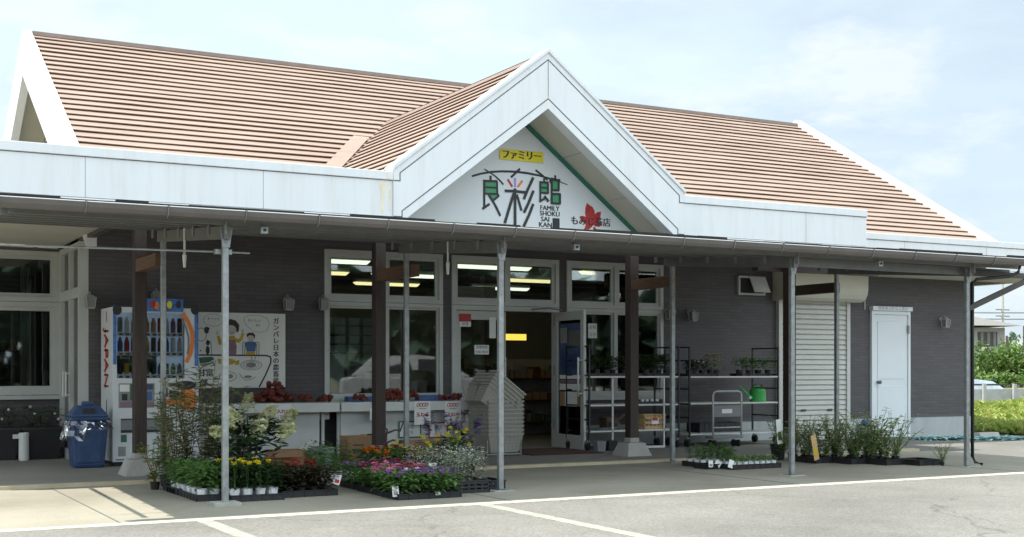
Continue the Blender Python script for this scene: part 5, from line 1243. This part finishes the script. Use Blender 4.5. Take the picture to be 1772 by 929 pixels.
# white pot greens
def potkind(key, name, label, cat, group, pot, mk, seeds=(1, 2)):
    return [plant(name, label, cat, group, pot, mk(random.Random(s * 37 + len(key)))) for s in seeds]
G = potkind('greens', 'potted_seedling', 'leafy green seedling in a white pot left of the front steel post', 'pot plant', 'green seedlings in white pots', (.048, .09, 'pots'), lambda q: [('foliage', bushm(q, 100, .08, .19, .08, .085, .045), 'green1')])
for i in range(3):
    for j in range(6): put(G[(i + j) % 2], 2.90 + i * .105, 10.80 + j * .18, .014)
tray(3.0, 11.02, .34, .62, 'black tray of leafy white potted seedlings, the nearer of the two left of the post')
tray(3.0, 11.62, .34, .52, 'black tray of leafy white potted seedlings, the farther of the two left of the post')
MG = potkind('marigold', 'marigold', 'yellow marigold in a white pot right of the front steel post', 'pot plant', 'yellow marigolds in white pots', (.048, .095, 'pots'), lambda q: [('foliage', bushm(q, 230, .08, .225, .08, .055, .026), 'green2'), ('stem', stemsm(q, 3, .02, .1, .30, .003), 'green1'), ('flower', heads(q, [(q.uniform(-.02, .02), q.uniform(-.02, .02), .30)], .036, .45, True, 40), 'yel')])
MGp = plant('marigold', 'budding marigold without open flowers in the same tray as the yellow ones', 'pot plant', 'budding marigolds in white pots', (.048, .095, 'pots'), [('foliage', bushm(random.Random(9), 230, .08, .235, .08, .055, .026), 'green2')])
for i in range(4):
    for j in range(4): put(MG[(i + j) % 2] if (i * 3 + j * 5) % 7 not in (2, 5) else MGp, 3.13 + i * .112, 10.62 + j * .16, .014)
tray(3.30, 10.86, .46, .68, 'black tray of marigolds in white pots at the front, right of the steel post')
CE = potkind('celosia', 'celosia', 'dark bronze leaved plant with a red plume in the front black tray', 'pot plant', 'bronze leaved plants with red plumes', (.045, .07, 'blackp'), lambda q: [('foliage', bushm(q, 130, .085, .17, .06, .06, .03), 'bronze'), ('flower', cones(q, [((0, 0, .2), (q.uniform(-.3, .3), 0, 1))], .10, .022, 40), 'redpet')])
CN = plant('celosia', 'dark bronze leaved plant without a plume in the front black tray', 'pot plant', 'bronze leaved plants without plumes', (.045, .07, 'blackp'), [('foliage', bushm(random.Random(5), 150, .09, .18, .06, .06, .03), 'bronze')])
for i in range(4):
    for j in range(5): put(CN if j < 3 else CE[i % 2], 3.64 + i * .118, 10.72 + j * .13, .014)
tray(3.82, 10.84, .50, .36, 'black tray of dark bronze leaved plants at the front'); tray(3.82, 11.24, .50, .32, 'black tray of red plumed plants behind the bronze leaved tray')
WD = potkind('weeds', 'potted_grass_plant', 'thin grassy plant in a white pot behind the bronze leaved trays', 'pot plant', 'thin grassy plants in white pots', (.045, .085, 'pots'), lambda q: [('foliage', (lambda a: a[1])(willow(q, 6, .30, .08, '', .07, .008, 16)), 'green1')])
for x, y in ((4.30, 12.0), (4.42, 12.05), (4.52, 11.9), (4.62, 12.1), (4.40, 12.25), (4.55, 12.3), (4.7, 11.95), (4.3, 11.75), (4.45, 11.7)): put(WD[rnd.randrange(2)], x, y, .014, None, None, 1.2)
# pink and purple bedding
def bed(col): return lambda q: [('foliage', bushm(q, 120, .10, .16, .05, .07, .032), 'green1'), *[('flower', heads(q, [(q.uniform(-.07, .07), q.uniform(-.07, .07), q.uniform(.19, .24))], .043 if col in ('pink', 'magenta') else .033, .5, True, 34), col) for _ in range(3)]]
BD = {}
for col, lb in (('purple', 'purple flowered bedding plant in the front trays between the posts'), ('pink', 'pink flowered bedding plant in the trays between the posts'), ('magenta', 'crimson flowered bedding plant in the trays between the posts'), ('whitep2', 'white flowered bedding plant among the purple ones')):
    BD[col] = potkind(col, 'bedding_plant', lb, 'pot plant', {'purple': 'purple bedding plants', 'pink': 'pink bedding plants', 'magenta': 'crimson bedding plants', 'whitep2': 'white bedding plants'}[col], (.042, .06, 'blackp'), bed(col))
pat = {0: ['purple', 'purple', 'purple', 'purple', 'purple'], 1: ['purple', 'purple', 'purple', 'purple', 'purple'], 2: ['pink', 'purple', 'whitep2', 'purple', 'purple'], 3: ['pink', 'magenta', 'pink', 'magenta', 'whitep2'], 4: ['magenta', 'pink', 'magenta', 'magenta', 'pink'], 5: ['magenta', 'pink', 'pink', 'magenta', 'pink'], 6: ['purple', 'magenta', 'pink', 'purple', 'pink'], 7: ['purple', 'purple', 'magenta', 'purple', 'magenta'], 8: ['purple', 'purple', 'purple', 'magenta', 'purple']}
for j in range(9):
    for i in range(5): put(BD[pat[j][i]][(i + j) % 2], 4.43 + i * .115 + j * .006, 10.06 + j * .165 + rnd.uniform(-.02, .02), .014)
for j, lb in enumerate(('wide black tray of purple flowers at the very front between the posts', 'black tray of pink flowers behind the front purple tray', 'black tray of crimson and purple flowers at the back of the bed')): tray(4.67 + j * .018, 10.22 + j * .50, .60, .45, lb, .006, .045)
# orange and red small flowers by the centre
OR = potkind('orange', 'bedding_plant', 'orange flowered bedding plant beside the yellow daisies', 'pot plant', 'orange bedding plants', (.042, .06, 'blackp'), bed('orpet'))
for x, y in ((5.0, 12.05), (5.1, 12.2), (4.98, 11.7)): put(OR[rnd.randrange(2)], x, y, .014, None, None, 1.35)
RD = potkind('redf', 'bedding_plant', 'red flowered bedding plant at the foot of the second timber post', 'pot plant', 'red bedding plants', (.042, .06, 'blackp'), bed('redpet'))
for x, y in ((5.05, 12.45), (5.18, 12.5), (5.3, 12.42), (5.42, 12.5)): put(RD[rnd.randrange(2)], x, y, .014, None, None, 1.3)
# yellow daisies
DSY = potkind('daisy', 'daisy_plant', 'bushy plant with yellow daisy flowers in front of the onion signs', 'pot plant', 'yellow daisy plants', (.07, .10, 'blackp'), lambda q: [('foliage', bushm(q, 230, .17, .30, .08, .08, .026), 'green2'), ('stem', stemsm(q, 6, .15, .2, .45, .003), 'green1'), *[('flower', heads(q, [(q.uniform(-.15, .15), q.uniform(-.15, .1), q.uniform(.34, .47))], .034, .4, True, 18), 'yel') for _ in range(6)]])
for x, y, s_ in ((5.28, 11.45, .85), (5.5, 11.75, 1.0), (5.72, 11.6, 1.05), (5.85, 11.9, 1.1), (5.45, 11.25, .7), (5.2, 11.9, .85)): put(DSY[rnd.randrange(2)], x, y, .006, None, None, s_)
# lavender
LV = potkind('lav', 'lavender', 'lavender with upright purple spikes behind the yellow daisies', 'pot plant', 'lavender plants', (.06, .09, 'blackp'), lambda q: [('foliage', (lambda a: a[1])(willow(q, 9, .34, .10, '', .06, .007, 22)), 'silver'), *[('flower_spike', cones(q, [((q.uniform(-.1, .1), q.uniform(-.08, .08), q.uniform(.40, .52)), (q.uniform(-.1, .1), 0, 1))], .12, .008, 26), 'lavpet') for _ in range(7)]])
for x, y in ((5.75, 12.25), (6.02, 12.3), (6.25, 12.35)): put(LV[rnd.randrange(2)], x, y, .006, None, None, 1.05)
# white fine flowered plants in crates
WF = potkind('wf', 'snow_bush', 'silvery white fine flowered plant in the black slotted crate', 'pot plant', 'silvery white plants in the crate', (.05, .08, 'blackp'), lambda q: [('foliage', bushm(q, 220, .12, .26, .06, .05, .014), 'silver'), ('blossom', bushm(q, 110, .14, .2, .16, .022, .016), 'whitep2')])
for x, y in ((5.14, 10.42), (5.28, 10.40), (5.20, 10.56), (5.35, 10.55), (5.1, 10.68), (5.3, 10.72), (5.0, 10.95), (5.15, 11.0)): put(WF[rnd.randrange(2)], x, y, .03, None, None, rnd.uniform(.95, 1.15))
crate(5.22, 10.5, .36, .46, .10, 'black slotted crate under the silvery white plants', 'blackp', .006)
crate(5.56, 10.66, .24, .34, .07, 'empty low black crate behind the second front steel post', 'blackp', .006)
# tags stuck in the trays
def ptag(x, y, z, w, h, label, mt='paper', pm='redp', rot=.2, tilt=.2):
    t = thing('plant_tag', (0, 0, 0), label, 'tag', 'plant tags stuck in the trays'); m = MB(); mt_ = Matrix.Rotation(rot, 4, 'Z') @ Matrix.Rotation(tilt, 4, 'Y')
    m.box(-w / 2, w / 2, -.0015, .0015, 0, h, mt_); m.build('card', mt, t); m = MB(); m.box(-w * .35, w * .35, -.0028, -.0016, h * .15, h * .5, mt_); m.build('print', pm, t); t.location = (x, y, z); return t
ptag(4.07, 10.69, .10, .06, .09, 'white and red tag at the right of the bronze leaved tray', 'paper', 'redp', 0, .3)
ptag(4.36, 10.02, .035, .055, .09, 'white tag on the left corner of the front purple tray', 'paper', 'drawgry', -.3, -.1)
ptag(4.74, 9.985, .035, .045, .025, 'small white label on the rim of the front purple tray', 'paper', 'drawgry', 0, 0)
ptag(3.22, 11.86, .07, .055, .06, 'round white and orange tag under the tall shrubs', 'paper', 'orangep', 0, 0)
# right of the doorway: white cup trays and tomato seedlings
CU = potkind('cup', 'potted_seedling', 'small green seedling in a white cup in front of the watering can rack', 'pot plant', 'seedlings in white cups', (.036, .075, 'pots'), lambda q: [('foliage', bushm(q, 28, .04, .06, .07, .045, .02), 'green1')])
CT = potkind('cupt', 'potted_seedling', 'taller seedling in a white cup at the left of the cup trays', 'pot plant', 'taller seedlings in white cups', (.036, .075, 'pots'), lambda q: [('foliage', (lambda a: a[1])(willow(q, 4, .22, .06, '', .06, .022, 14)), 'green1')])
for i in range(8):
    for j in range(3): put(CU[(i + j) % 2] if i > 1 or j < 1 else CT[0], 9.02 + i * .082, 11.30 + j * .10 + .0 * i, .014)
for i in range(5):
    for j in range(3): put(CT[(i + j) % 2], 8.92 + i * .1, 11.72 + j * .12, .014)
tray(9.31, 11.4, .68, .33, 'black tray packed with white cups in front of the racks'); tray(9.12, 11.84, .52, .38, 'black tray of taller seedlings behind the packed cup tray')
tray(8.86, 11.55, .2, .22, 'small black tray left of the cup trays')
ptag(8.93, 11.24, .03, .075, .09, 'blank white card in the corner of the packed cup tray', 'paper', 'paper', .1, .3); ptag(8.80, 11.42, .03, .06, .07, 'white card on the small tray left of the cup trays', 'paper', 'drawgry', 0, 0); ptag(8.9, 11.45, .03, .07, .07, 'crumpled white card between the cup trays', 'paper', 'paper', -.4, .5)
def tomk(q): 
    st, lf = willow(q, 11, .50, .30, '', .07, .030, 24, .04); return [('stem', st, 'green1'), ('foliage', lf, 'tomato')]
TM = potkind('tom', 'tomato_seedling', 'straggly yellowing tomato seedling in the black trays near the shutter', 'pot plant', 'tomato seedlings in black pots', (.045, .08, 'blackp'), tomk, (1, 2, 3))
tx = [(10.48, 11.95), (10.62, 11.95), (10.56, 11.78), (10.72, 11.80), (10.68, 11.62), (10.82, 11.62), (10.78, 11.46), (10.93, 11.46), (10.88, 11.32), (11.02, 11.32), (11.0, 11.16), (11.12, 11.16), (11.08, 11.02), (11.22, 11.02), (10.95, 11.75), (11.06, 11.55), (11.15, 11.35), (10.45, 12.15), (10.6, 12.15)]
for i, (x, y) in enumerate(tx): put(TM[i % 3], x, y, .014, None, None, rnd.uniform(.8, 1.2))
for x, y, lb in ((10.62, 11.72, 'black tray of tomato seedlings nearest the yellow price card'), (10.88, 11.40, 'black tray of tomato seedlings in the middle of the row'), (11.12, 11.08, 'black tray of tomato seedlings right of the middle one'), (11.42, 10.86, 'nearly empty black tray at the right end of the tomato row')): tray(x, y, .34, .36, lb, .006, .06)
TL = potkind('toml', 'tomato_seedling', 'lone wilting tomato seedling at the foot of the last steel post', 'pot plant', None, (.045, .08, 'blackp'), tomk, (4,))
put(TL[0], 11.52, 10.58, .006, None, .3, .55)
TB = plant('potted_plant', 'little yellow leaved plant in a dark pot between the timber post and the steel post', 'pot plant', None, (.10, .19, 'blackp'), [('foliage', bushm(random.Random(3), 26, .07, .12, .18, .09, .025), 'limeleaf')]); TB.location = (10.52, 12.3, .006)
ptag(10.36, 11.42, .06, .085, .30, 'tall yellow price card leaning in the tomato trays', 'pine', 'drawyel', .1, -.22)
ptag(10.30, 12.0, .22, .09, .30, 'white picture card with lime and red dots left of the tomatoes', 'paper', 'limeleaf', .1, -.1)
t = ptag(11.03, 11.30, .22, .07, .26, 'white picture card with a blue and pink flower among the tomatoes', 'paper', 'magenta', .1, -.12)
m = MB(); m.ball((-.035, -.004, .27), .045, 8, 5); o = m.build('printed_flower', 'drawblue', None, (0, 0, 0)); o.parent = t; o.location = (0, 0, 0)

# ------------------------------------------------------------ inside the shop
rnd = random.Random(41)
def tubelight(x, y, L, label, mt='tube'):
    t = thing('ceiling_light', (0, 0, 0), label, 'ceiling light', 'lit tube lamps inside the shop')
    m = MB(); m.box(-L / 2, L / 2, -.06, .06, .08, .14); m.build('housing', 'shelf', t)
    m = MB(); m.taper(0, 0, .03, .078, L / 2 - .04, .03, L / 2, .07); m.build('diffuser', mt, t)
    t.location = (x, y, 2.60); return t
for i, (x, y, mt, L) in enumerate(((6.35, 17.0, 'tube', 1.25), (6.85, 19.1, 'tubew', 1.25), (9.0, 21.1, 'tubew', 1.25), (8.5, 19.05, 'tube', 1.25), (8.95, 16.9, 'tube', 1.25), (10.95, 19.1, 'tubew', 1.1), (11.35, 21.2, 'tube', 1.25), (11.2, 17.05, 'tubew', 1.25), (12.9, 19.1, 'tubew', 1.25), (5.0, 17.1, 'tube', 1.25))):
    tubelight(x, y, L, ['lit white tube lamp seen in the left end of the first upper window', 'lit yellow tube lamp below the white one in the first upper window', 'lit yellow tube lamp lowest in the upper windows behind the second timber post', 'lit white tube lamp at the right of the first upper window', 'lit white tube lamp nearest the glass above the entrance', 'lit yellow tube lamp at the right of the upper window above the entrance', 'short looking lit white tube lamp deepest in the shop', 'lit yellow tube lamp across the upper window right of the entrance', 'lit yellow tube lamp far right inside the shop', 'lit white tube lamp behind the dark wall left of the windows'][i], mt)
m = MB(); m.box(9.70, 10.12, 17.98, 18.02, 1.60, 1.70); tag(m.build('hanging_sign', 'yellit'), 'small lit yellow sign seen through the open doorway', 'sign')
m = MB(); m.box(8.45, 9.35, 17.6, 17.63, 2.12, 2.42); tag(m.build('hanging_board', 'drawgry'), 'plain grey board hanging inside behind the window over the entrance', 'board')
def shelves(x0, x1, y, label, n=4, h=1.5):
    t = thing('display_shelf', ((x0 + x1) / 2, y, .03), label, 'shelf', 'shelves inside the shop')
    for k in range(n): MB().box(x0, x1, y, y + .4, .25 + k * h / n - .02, .25 + k * h / n).build('shelf_board', 'wood', t)
    MB().box(x0, x1, y + .401, y + .42, .03, h + .2).build('back_panel', 'room', t)
    for x in (x0 - .03, x1): MB().box(x, x + .03, y, y + .42, .03, h + .2).build('side_panel', 'wood', t)
    m = MB()
    for k in range(n):
        x = x0 + .05
        while x < x1 - .1: w = rnd.uniform(.06, .14); hh = rnd.uniform(.08, .24); m.cm = rnd.randrange(4); m.box(x, x + w, y + .06, y + .3, .251 + k * h / n, .251 + k * h / n + hh); x += w + .02
    o = m.build('goods', ['drawgrn', 'wood2', 'drawgry', 'card'], t); o['kind'] = 'stuff'
shelves(9.3, 11.6, 18.6, 'low shelf of goods seen through the open doorway', 3, 1.1); shelves(11.9, 14.5, 18.9, 'tall shelf at the right end inside the shop', 4, 1.6); shelves(5.9, 8.0, 21.0, 'tall shelf of goods deep inside behind the first window', 4, 1.6)
for i, (u0, v0, u1, v1, y, mt, nm, lb) in enumerate(((566, 619, 591, 688, 15.75, 'paper', 'white_box', 'tall plain white box inside the left corner of the first window'), (595, 636, 624, 688, 15.8, 'bask', 'storage_tub', 'cream storage tub inside the first window beside the white box'), (625, 648, 634, 690, 15.8, 'paper', 'white_box', 'narrow white box behind the glass left of the timber post'), (740, 668, 757, 686, 15.75, 'drawgry', 'storage_tub', 'grey tub at the right end behind the first window'), (706, 662, 717, 688, 15.8, 'paper', 'white_bag', 'first of two white bags behind the first window, left one'), (723, 660, 734, 688, 15.8, 'paper', 'white_bag', 'right one of two white bags behind the first window'))):
    a, b_ = at(u0, v1, y), at(u1, v0, y); t = thing(nm, ((a.x + b_.x) / 2, y, a.z), lb, nm.split('_')[1]); m = MB(); m.taper((a.x + b_.x) / 2, y, a.z, b_.z, (b_.x - a.x) * .44, .09, (b_.x - a.x) * .5, .1); m.build('body', mt, t, bevel=.006)
    MB().box(a.x - .006, b_.x + .006, y - .108, y + .108, b_.z + .001, b_.z + .014).build('lid' if i in (1, 3) else 'top', mt, t)
MB_ = MB(); MB_.box(5.75, 7.35, 15.62, 15.95, .70, .74); tag(MB_.build('inner_counter', 'shelf'), 'pale counter inside the first window', 'counter')
for i in range(4):                                # stacked pale trays seen as ribbed columns behind the glass
    x = 5.86 + i * .2; t = thing('tray_column', (x, 16.3, .74), 'ribbed column of pale stacked trays behind the first window', 'tray stack', 'columns of trays behind the glass'); m = MB()
    for k in range(9): m.taper(x, 15.85, .75 + k * .12, .85 + k * .12, .07, .08, .075, .085)
    m.build('trays', 'shelf', t)
# window wall of the recess: shelf behind the glass
shelves(1.2, 2.45, 17.6, 'dark shelf behind the window of the recess', 4, 1.5)

for k, (x0, x1) in enumerate(((1.75, 2.0), (2.28, 2.42))):
    m = MB(); n = 24; vs = []; F = []
    for i in range(n + 1):
        x = x0 + (x1 - x0) * i / n; y = 17.15 + .03 * math.sin(i * 1.9)
        vs += [(x, y, .75), (x, y, 2.45), (x, y + .006, .75), (x, y + .006, 2.45)]
    for i in range(n): a = i * 4; F += [(a, a + 4, a + 5, a + 1), (a + 2, a + 3, a + 7, a + 6), (a + 1, a + 5, a + 7, a + 3), (a, a + 2, a + 6, a + 4)]
    m.add(vs, F); tag(m.build('curtain', 'shelf'), ['wide pale curtain behind the left part of the recess window', 'narrow pale curtain strip behind the recess window, nearer the corner'][k], 'curtain')
# ------------------------------------------------------------ things on the far side and the background
q = random.Random(55)
m = MB(); n = 900
for k in range(n):
    x = 15.55 + (k / n) * 1.6 + q.uniform(-.15, .15); y = 14.75 - (k / n) * .9 + q.uniform(-.16, .16); z = .01 + .05 * abs(math.sin(k * .11)) * q.random()
    a = q.uniform(0, 6.28); m.leaf((x, y, z), (math.cos(a), math.sin(a), q.uniform(-.05, .25)), .14, .05, .3)
tag(m.build('crumpled_net', 'aqua'), 'crumpled aqua garden net lying by the right wall of the shop', 'net')
m = MB(); m.taper(16.62, 14.35, 0, .11, .24, .09, .22, .06); tag(m.build('wheel_stop', 'conc', bevel=.01), 'low concrete wheel stop beside the right corner of the shop', 'wheel stop')
def B(u, d):                                      # point on the ground at horizontal pixel column u, d metres away along the view
    r = _ray(u, 640); k = d; return Vector((r.x * k, r.y * k, 0))
# block wall and guard rail behind the bank
a, b_ = B(1640, 36), B(1900, 36.5)
t = thing('block_wall', (a + b_) / 2, 'low weathered concrete block wall with a dark rail behind the grass', 'wall')
m = MB(); m.beam(a + Vector((0, 0, -.05)), b_ + Vector((0, 0, -.05)), .15, 1.25); m.build('wall', 'block', t)
m = MB(); m.beam(a + Vector((0, 0, .70)), b_ + Vector((0, 0, .70)), .05, .05); m.build('rail', 'housed', t)
for k in range(6):
    p = a.lerp(b_, k / 5 + .02); MB().box(p.x - .06, p.x + .06, p.y - .14, p.y - .078, -.3, .72).build('post', 'block', t)
# car behind the wall
def car(c, ang, label):
    t = thing('parked_car', (0, 0, 0), label, 'car'); W = .82
    m = MB(); body = [(-2.1, .25), (-2.15, .6), (-2.0, .85), (-.9, .95), (1.6, .98), (2.05, .9), (2.1, .5), (2.0, .25)]
    m.prism(body, -W, W); m.build('body', 'carp', t, bevel=.06)
    m = MB(); m.add([(-1.15, -W * .97, .95), (1.75, -W * .97, .98), (1.25, -W * .8, 1.44), (.1, -W * .8, 1.5), (-.45, -W * .8, 1.43), (-1.15, W * .97, .95), (1.75, W * .97, .98), (1.25, W * .8, 1.44), (.1, W * .8, 1.5), (-.45, W * .8, 1.43)], [(0, 1, 2, 3, 4), (9, 8, 7, 6, 5), (4, 3, 8, 9), (3, 2, 7, 8), (2, 1, 6, 7), (0, 4, 9, 5)]); m.build('cabin', 'carp', t)
    for x0, x1 in ((-.75, .15), (.25, 1.25)):
        m = MB(); f_ = lambda x, z: (x, -W * (.97 - .17 * (z - .95) / .5) - .006, z); k = .16
        m.add([f_(x0 - (k if x0 < 0 else 0), 1.02), f_(x1 + (k if x0 > 0 else 0), 1.02), f_(x1 - .02, 1.39), f_(x0 + .12, 1.39)], [(0, 1, 2, 3)]); m.build('window', 'carg', t)
    m = MB(); m.add([(-1.14, -.7, .97), (-.5, -.58, 1.41), (-.5, .58, 1.41), (-1.14, .7, .97)], [(0, 1, 2, 3)]); m.v = [v + Vector((-.012, 0, .008)) for v in m.v]; m.build('windscreen', 'carg', t)
    for x in (-1.35, 1.35):
        for s_ in (-1, 1): w = MB().tube([(x, s_ * .66, .31), (x, s_ * .84, .31)], .31, 18).build('wheel', 'rubber', t); MB().tube([(x, s_ * .841, .31), (x, s_ * .846, .31)], .2, 14).build('rim', 'galv', w)
    t.location = c; t.rotation_euler = (0, 0, ang); return t
c = B(1683, 43); car((c.x, c.y, -.69), R(150), 'grey blue car parked behind the block wall, its roof showing')
# house
hc = B(1685, 100); ex = Vector((SN, -CS, 0)).normalized(); 
t = thing('far_house', (hc.x, hc.y, -.7), 'grey two storey house with a tiled hip roof beyond the trees', 'house')
hc = hc - ex * 1.1
Mh = Matrix.Translation((hc.x, hc.y, 0)) @ Matrix.Rotation(R(90 - YAW) * -1 + R(10), 4, 'Z')
def zz(v, d=100): return H + (640 - v) / 2200 * d
m = MB(); m.box(-6, 2.05, -3, 4, -.7, zz(569), Mh); m.build('wall', 'house', t)
m = MB(); rx0, rx1, ry0, ry1 = -7, 2.95, -3.9, 5; ze, zt = zz(566), zz(540)
m.add([Mh @ Vector(v) for v in ((rx0, ry0, ze), (rx1, ry0, ze), (rx1, ry1, ze), (rx0, ry1, ze), (-5, .6, zt), (-.3, .6, zt))], [(0, 1, 5, 4), (1, 2, 5), (2, 3, 4, 5), (3, 0, 4), (3, 2, 1, 0)]); m.build('roof', 'tilegrey', t)
m = MB(); m.box(-.2, 1.4, -3.05, -2.99, zz(600), zz(576), Mh); w = m.build('window', 'housed', t)
for x in (.0, .55, 1.05): MB().box(x, x + .22, -3.08, -3.055, zz(599), zz(577), Mh).build('pane', 'tilegrey', w)
m = MB(); m.box(-3, .4, -3.9, -3.05, -.7, zz(602), Mh); m.build('porch', 'block', t)
m = MB(); m.box(-.95, .1, -3.96, -3.905, zz(610), zz(600), Mh); lw = m.build('box_window', 'housed', t); MB().box(-.45, -.02, -3.99, -3.965, zz(609), zz(602), Mh).build('pane', 'cream', lw)
m = MB(); m.box(.9, 2.9, -6, -3.98, -.7, zz(617), Mh); m.box(.7, 3.2, -6.4, -3.975, zz(616), zz(606), Mh); m.build('annex', 'tilegrey', t)
# utility pole and wires
pc = B(1735, 120); t = thing('utility_pole', (pc.x, pc.y, -.7), 'thin pale concrete utility pole carrying wires beyond the house', 'utility pole')
MB().tube([(pc.x, pc.y, -.7), (pc.x, pc.y, 9.3)], [.17, .12], 10).build('pole', 'pole', t)
for z in (6.8, 6.2): MB().beam((pc.x - .9, pc.y, z), (pc.x + .9, pc.y, z), .09, .09).build('cross_arm', 'galvd', t)
for i, (z, s_) in enumerate(((6.85, -.8), (6.85, .8), (6.25, -.8), (6.25, .8))):
    m = MB(); L = Vector((SN, -CS, 0)); m.tube([Vector((pc.x, pc.y, z)) + L * k * 6 + Vector((0, s_, -.35 + .05 * (k - 1 if k < 0 else k) ** 2 * .28)) for k in range(-4, 9)], .025, 4); m.build('wire', 'ink', t)
# shrubs, trees
def crown(q, c, rx, ry, rz_, n, L, W, clumps=9):
    m = MB(); cl = [(Vector((q.uniform(-1, 1), q.uniform(-1, 1), q.uniform(-.8, 1))), q.uniform(.3, .55)) for _ in range(clumps)]
    for k in range(n):
        o_, r_ = cl[q.randrange(clumps)]; d = Vector((q.gauss(0, 1), q.gauss(0, 1), q.gauss(0, 1))).normalized() * r_ * q.random() ** .33
        p = o_ * .62 + d; p = Vector((c[0] + p.x * rx, c[1] + p.y * ry, c[2] + p.z * rz_)); b2 = Vector((q.gauss(0, 1), q.gauss(0, 1), q.gauss(.4, 1)))
        m.leaf(p, b2, L * q.uniform(.6, 1.3), W * q.uniform(.7, 1.2), .4)
    return m
def tree(name, c, h, rx, rz_, mt, label, n=2600, L=.28, W=.16, cat='tree', cl=10, grp=None):
    t = thing(name, (c.x, c.y, -.7), label, cat, grp); z = -.7 + h
    m = MB(); m.tube([(c.x, c.y, -.7), (c.x + .1, c.y, -.7 + h * .4), (c.x, c.y, z - .2)], [.16, .12, .05], 7)
    for k in range(5): a = q.uniform(0, 6.28); m.tube([(c.x, c.y, -.7 + h * .35), (c.x + math.cos(a) * rx * .6, c.y + math.sin(a) * rx * .6, z - rz_ * .4)], [.06, .02], 5)
    m.build('trunk', 'bark', t); crown(q, (c.x, c.y, z - rz_), rx, rx, rz_, n, L, W, cl).build('crown', mt, t); return t
tree('garden_tree', B(1742, 55), 3.5, 1.6, 1.5, 'tree2', 'light green bushy tree right of the far house', 3000, .22, .13)
tree('garden_tree', B(1772, 57), 4.0, 1.7, 1.8, 'tree2', 'light green tree at the right edge of the picture', 3000, .22, .13)
tree('garden_shrub', B(1697, 52), 1.95, 1.3, .9, 'tree2', 'rounded light shrub in front of the far house wall', 2400, .2, .12, 'shrub')
tree('garden_shrub', B(1722, 50), 1.75, 1.0, .8, 'tree1', 'darker low shrub between the two light ones', 2200, .2, .12, 'shrub')
tree('garden_shrub', B(1754, 49), 1.9, 1.5, .9, 'tree2', 'spreading shrub under the tree at the right', 2400, .2, .12, 'shrub')
tree('garden_shrub', B(1680, 60), 1.6, 1.2, .8, 'tree1', 'small shrub close to the shop corner post', 1800, .2, .12, 'shrub')
tree('garden_tree', B(1728, 62), 2.6, 1.3, 1.2, 'tree1', 'darker tree hiding the foot of the far house annex', 2600, .22, .13)
m = MB(); m.box(-14, 14, -3, 3, -.7, zz(590, 150), Matrix.Translation(B(1768, 150)) @ Matrix.Rotation(R(YAW - 90), 4, 'Z')); tag(m.build('greenhouse', 'paper'), 'long pale greenhouse in the distance behind the tree', 'greenhouse')
m = MB()
for k in range(5200):
    u = q.uniform(1722, 1900); d = q.uniform(240, 270); p = B(u, d); top = 8.2 * (1 - max(0, (1752 - u) / 60)) * (.75 + .25 * math.sin(u * .13)) ; m.leaf((p.x, p.y, -.7 + max(.5, top) * q.random() ** .6), (q.gauss(0, 1), q.gauss(0, 1), q.gauss(.3, 1)), 1.6, 1.1, .3)
tag(m.build('far_wood', 'fartree'), kind='stuff')
# the wood across the car park, mirrored in the shop windows
m = MB()
for k in range(16000):
    x = q.uniform(-70, 140); y = q.uniform(-50, -44); m.leaf((x, y, (6.5 + 1.5 * math.sin(x * .2) + math.sin(x * .71)) * q.random() ** .55 - .3), (q.gauss(0, 1), q.gauss(0, 1), q.gauss(.3, 1)), 2.4, 1.8, .3)
tag(m.build('far_wood', 'fartree'), kind='stuff')
A['carp'] = M('silver_car_paint', (.45, .46, .47), .25)
car((13.6, 1.2, 0), R(200), 'silver car parked across the lot, mirrored in the first shop window')
# drop prototypes that were never placed
for o in [o for o in bpy.data.objects if o.parent is None and o.location.z < -8.5]:
    for x in list(o.children_recursive) + [o]: bpy.data.objects.remove(x)
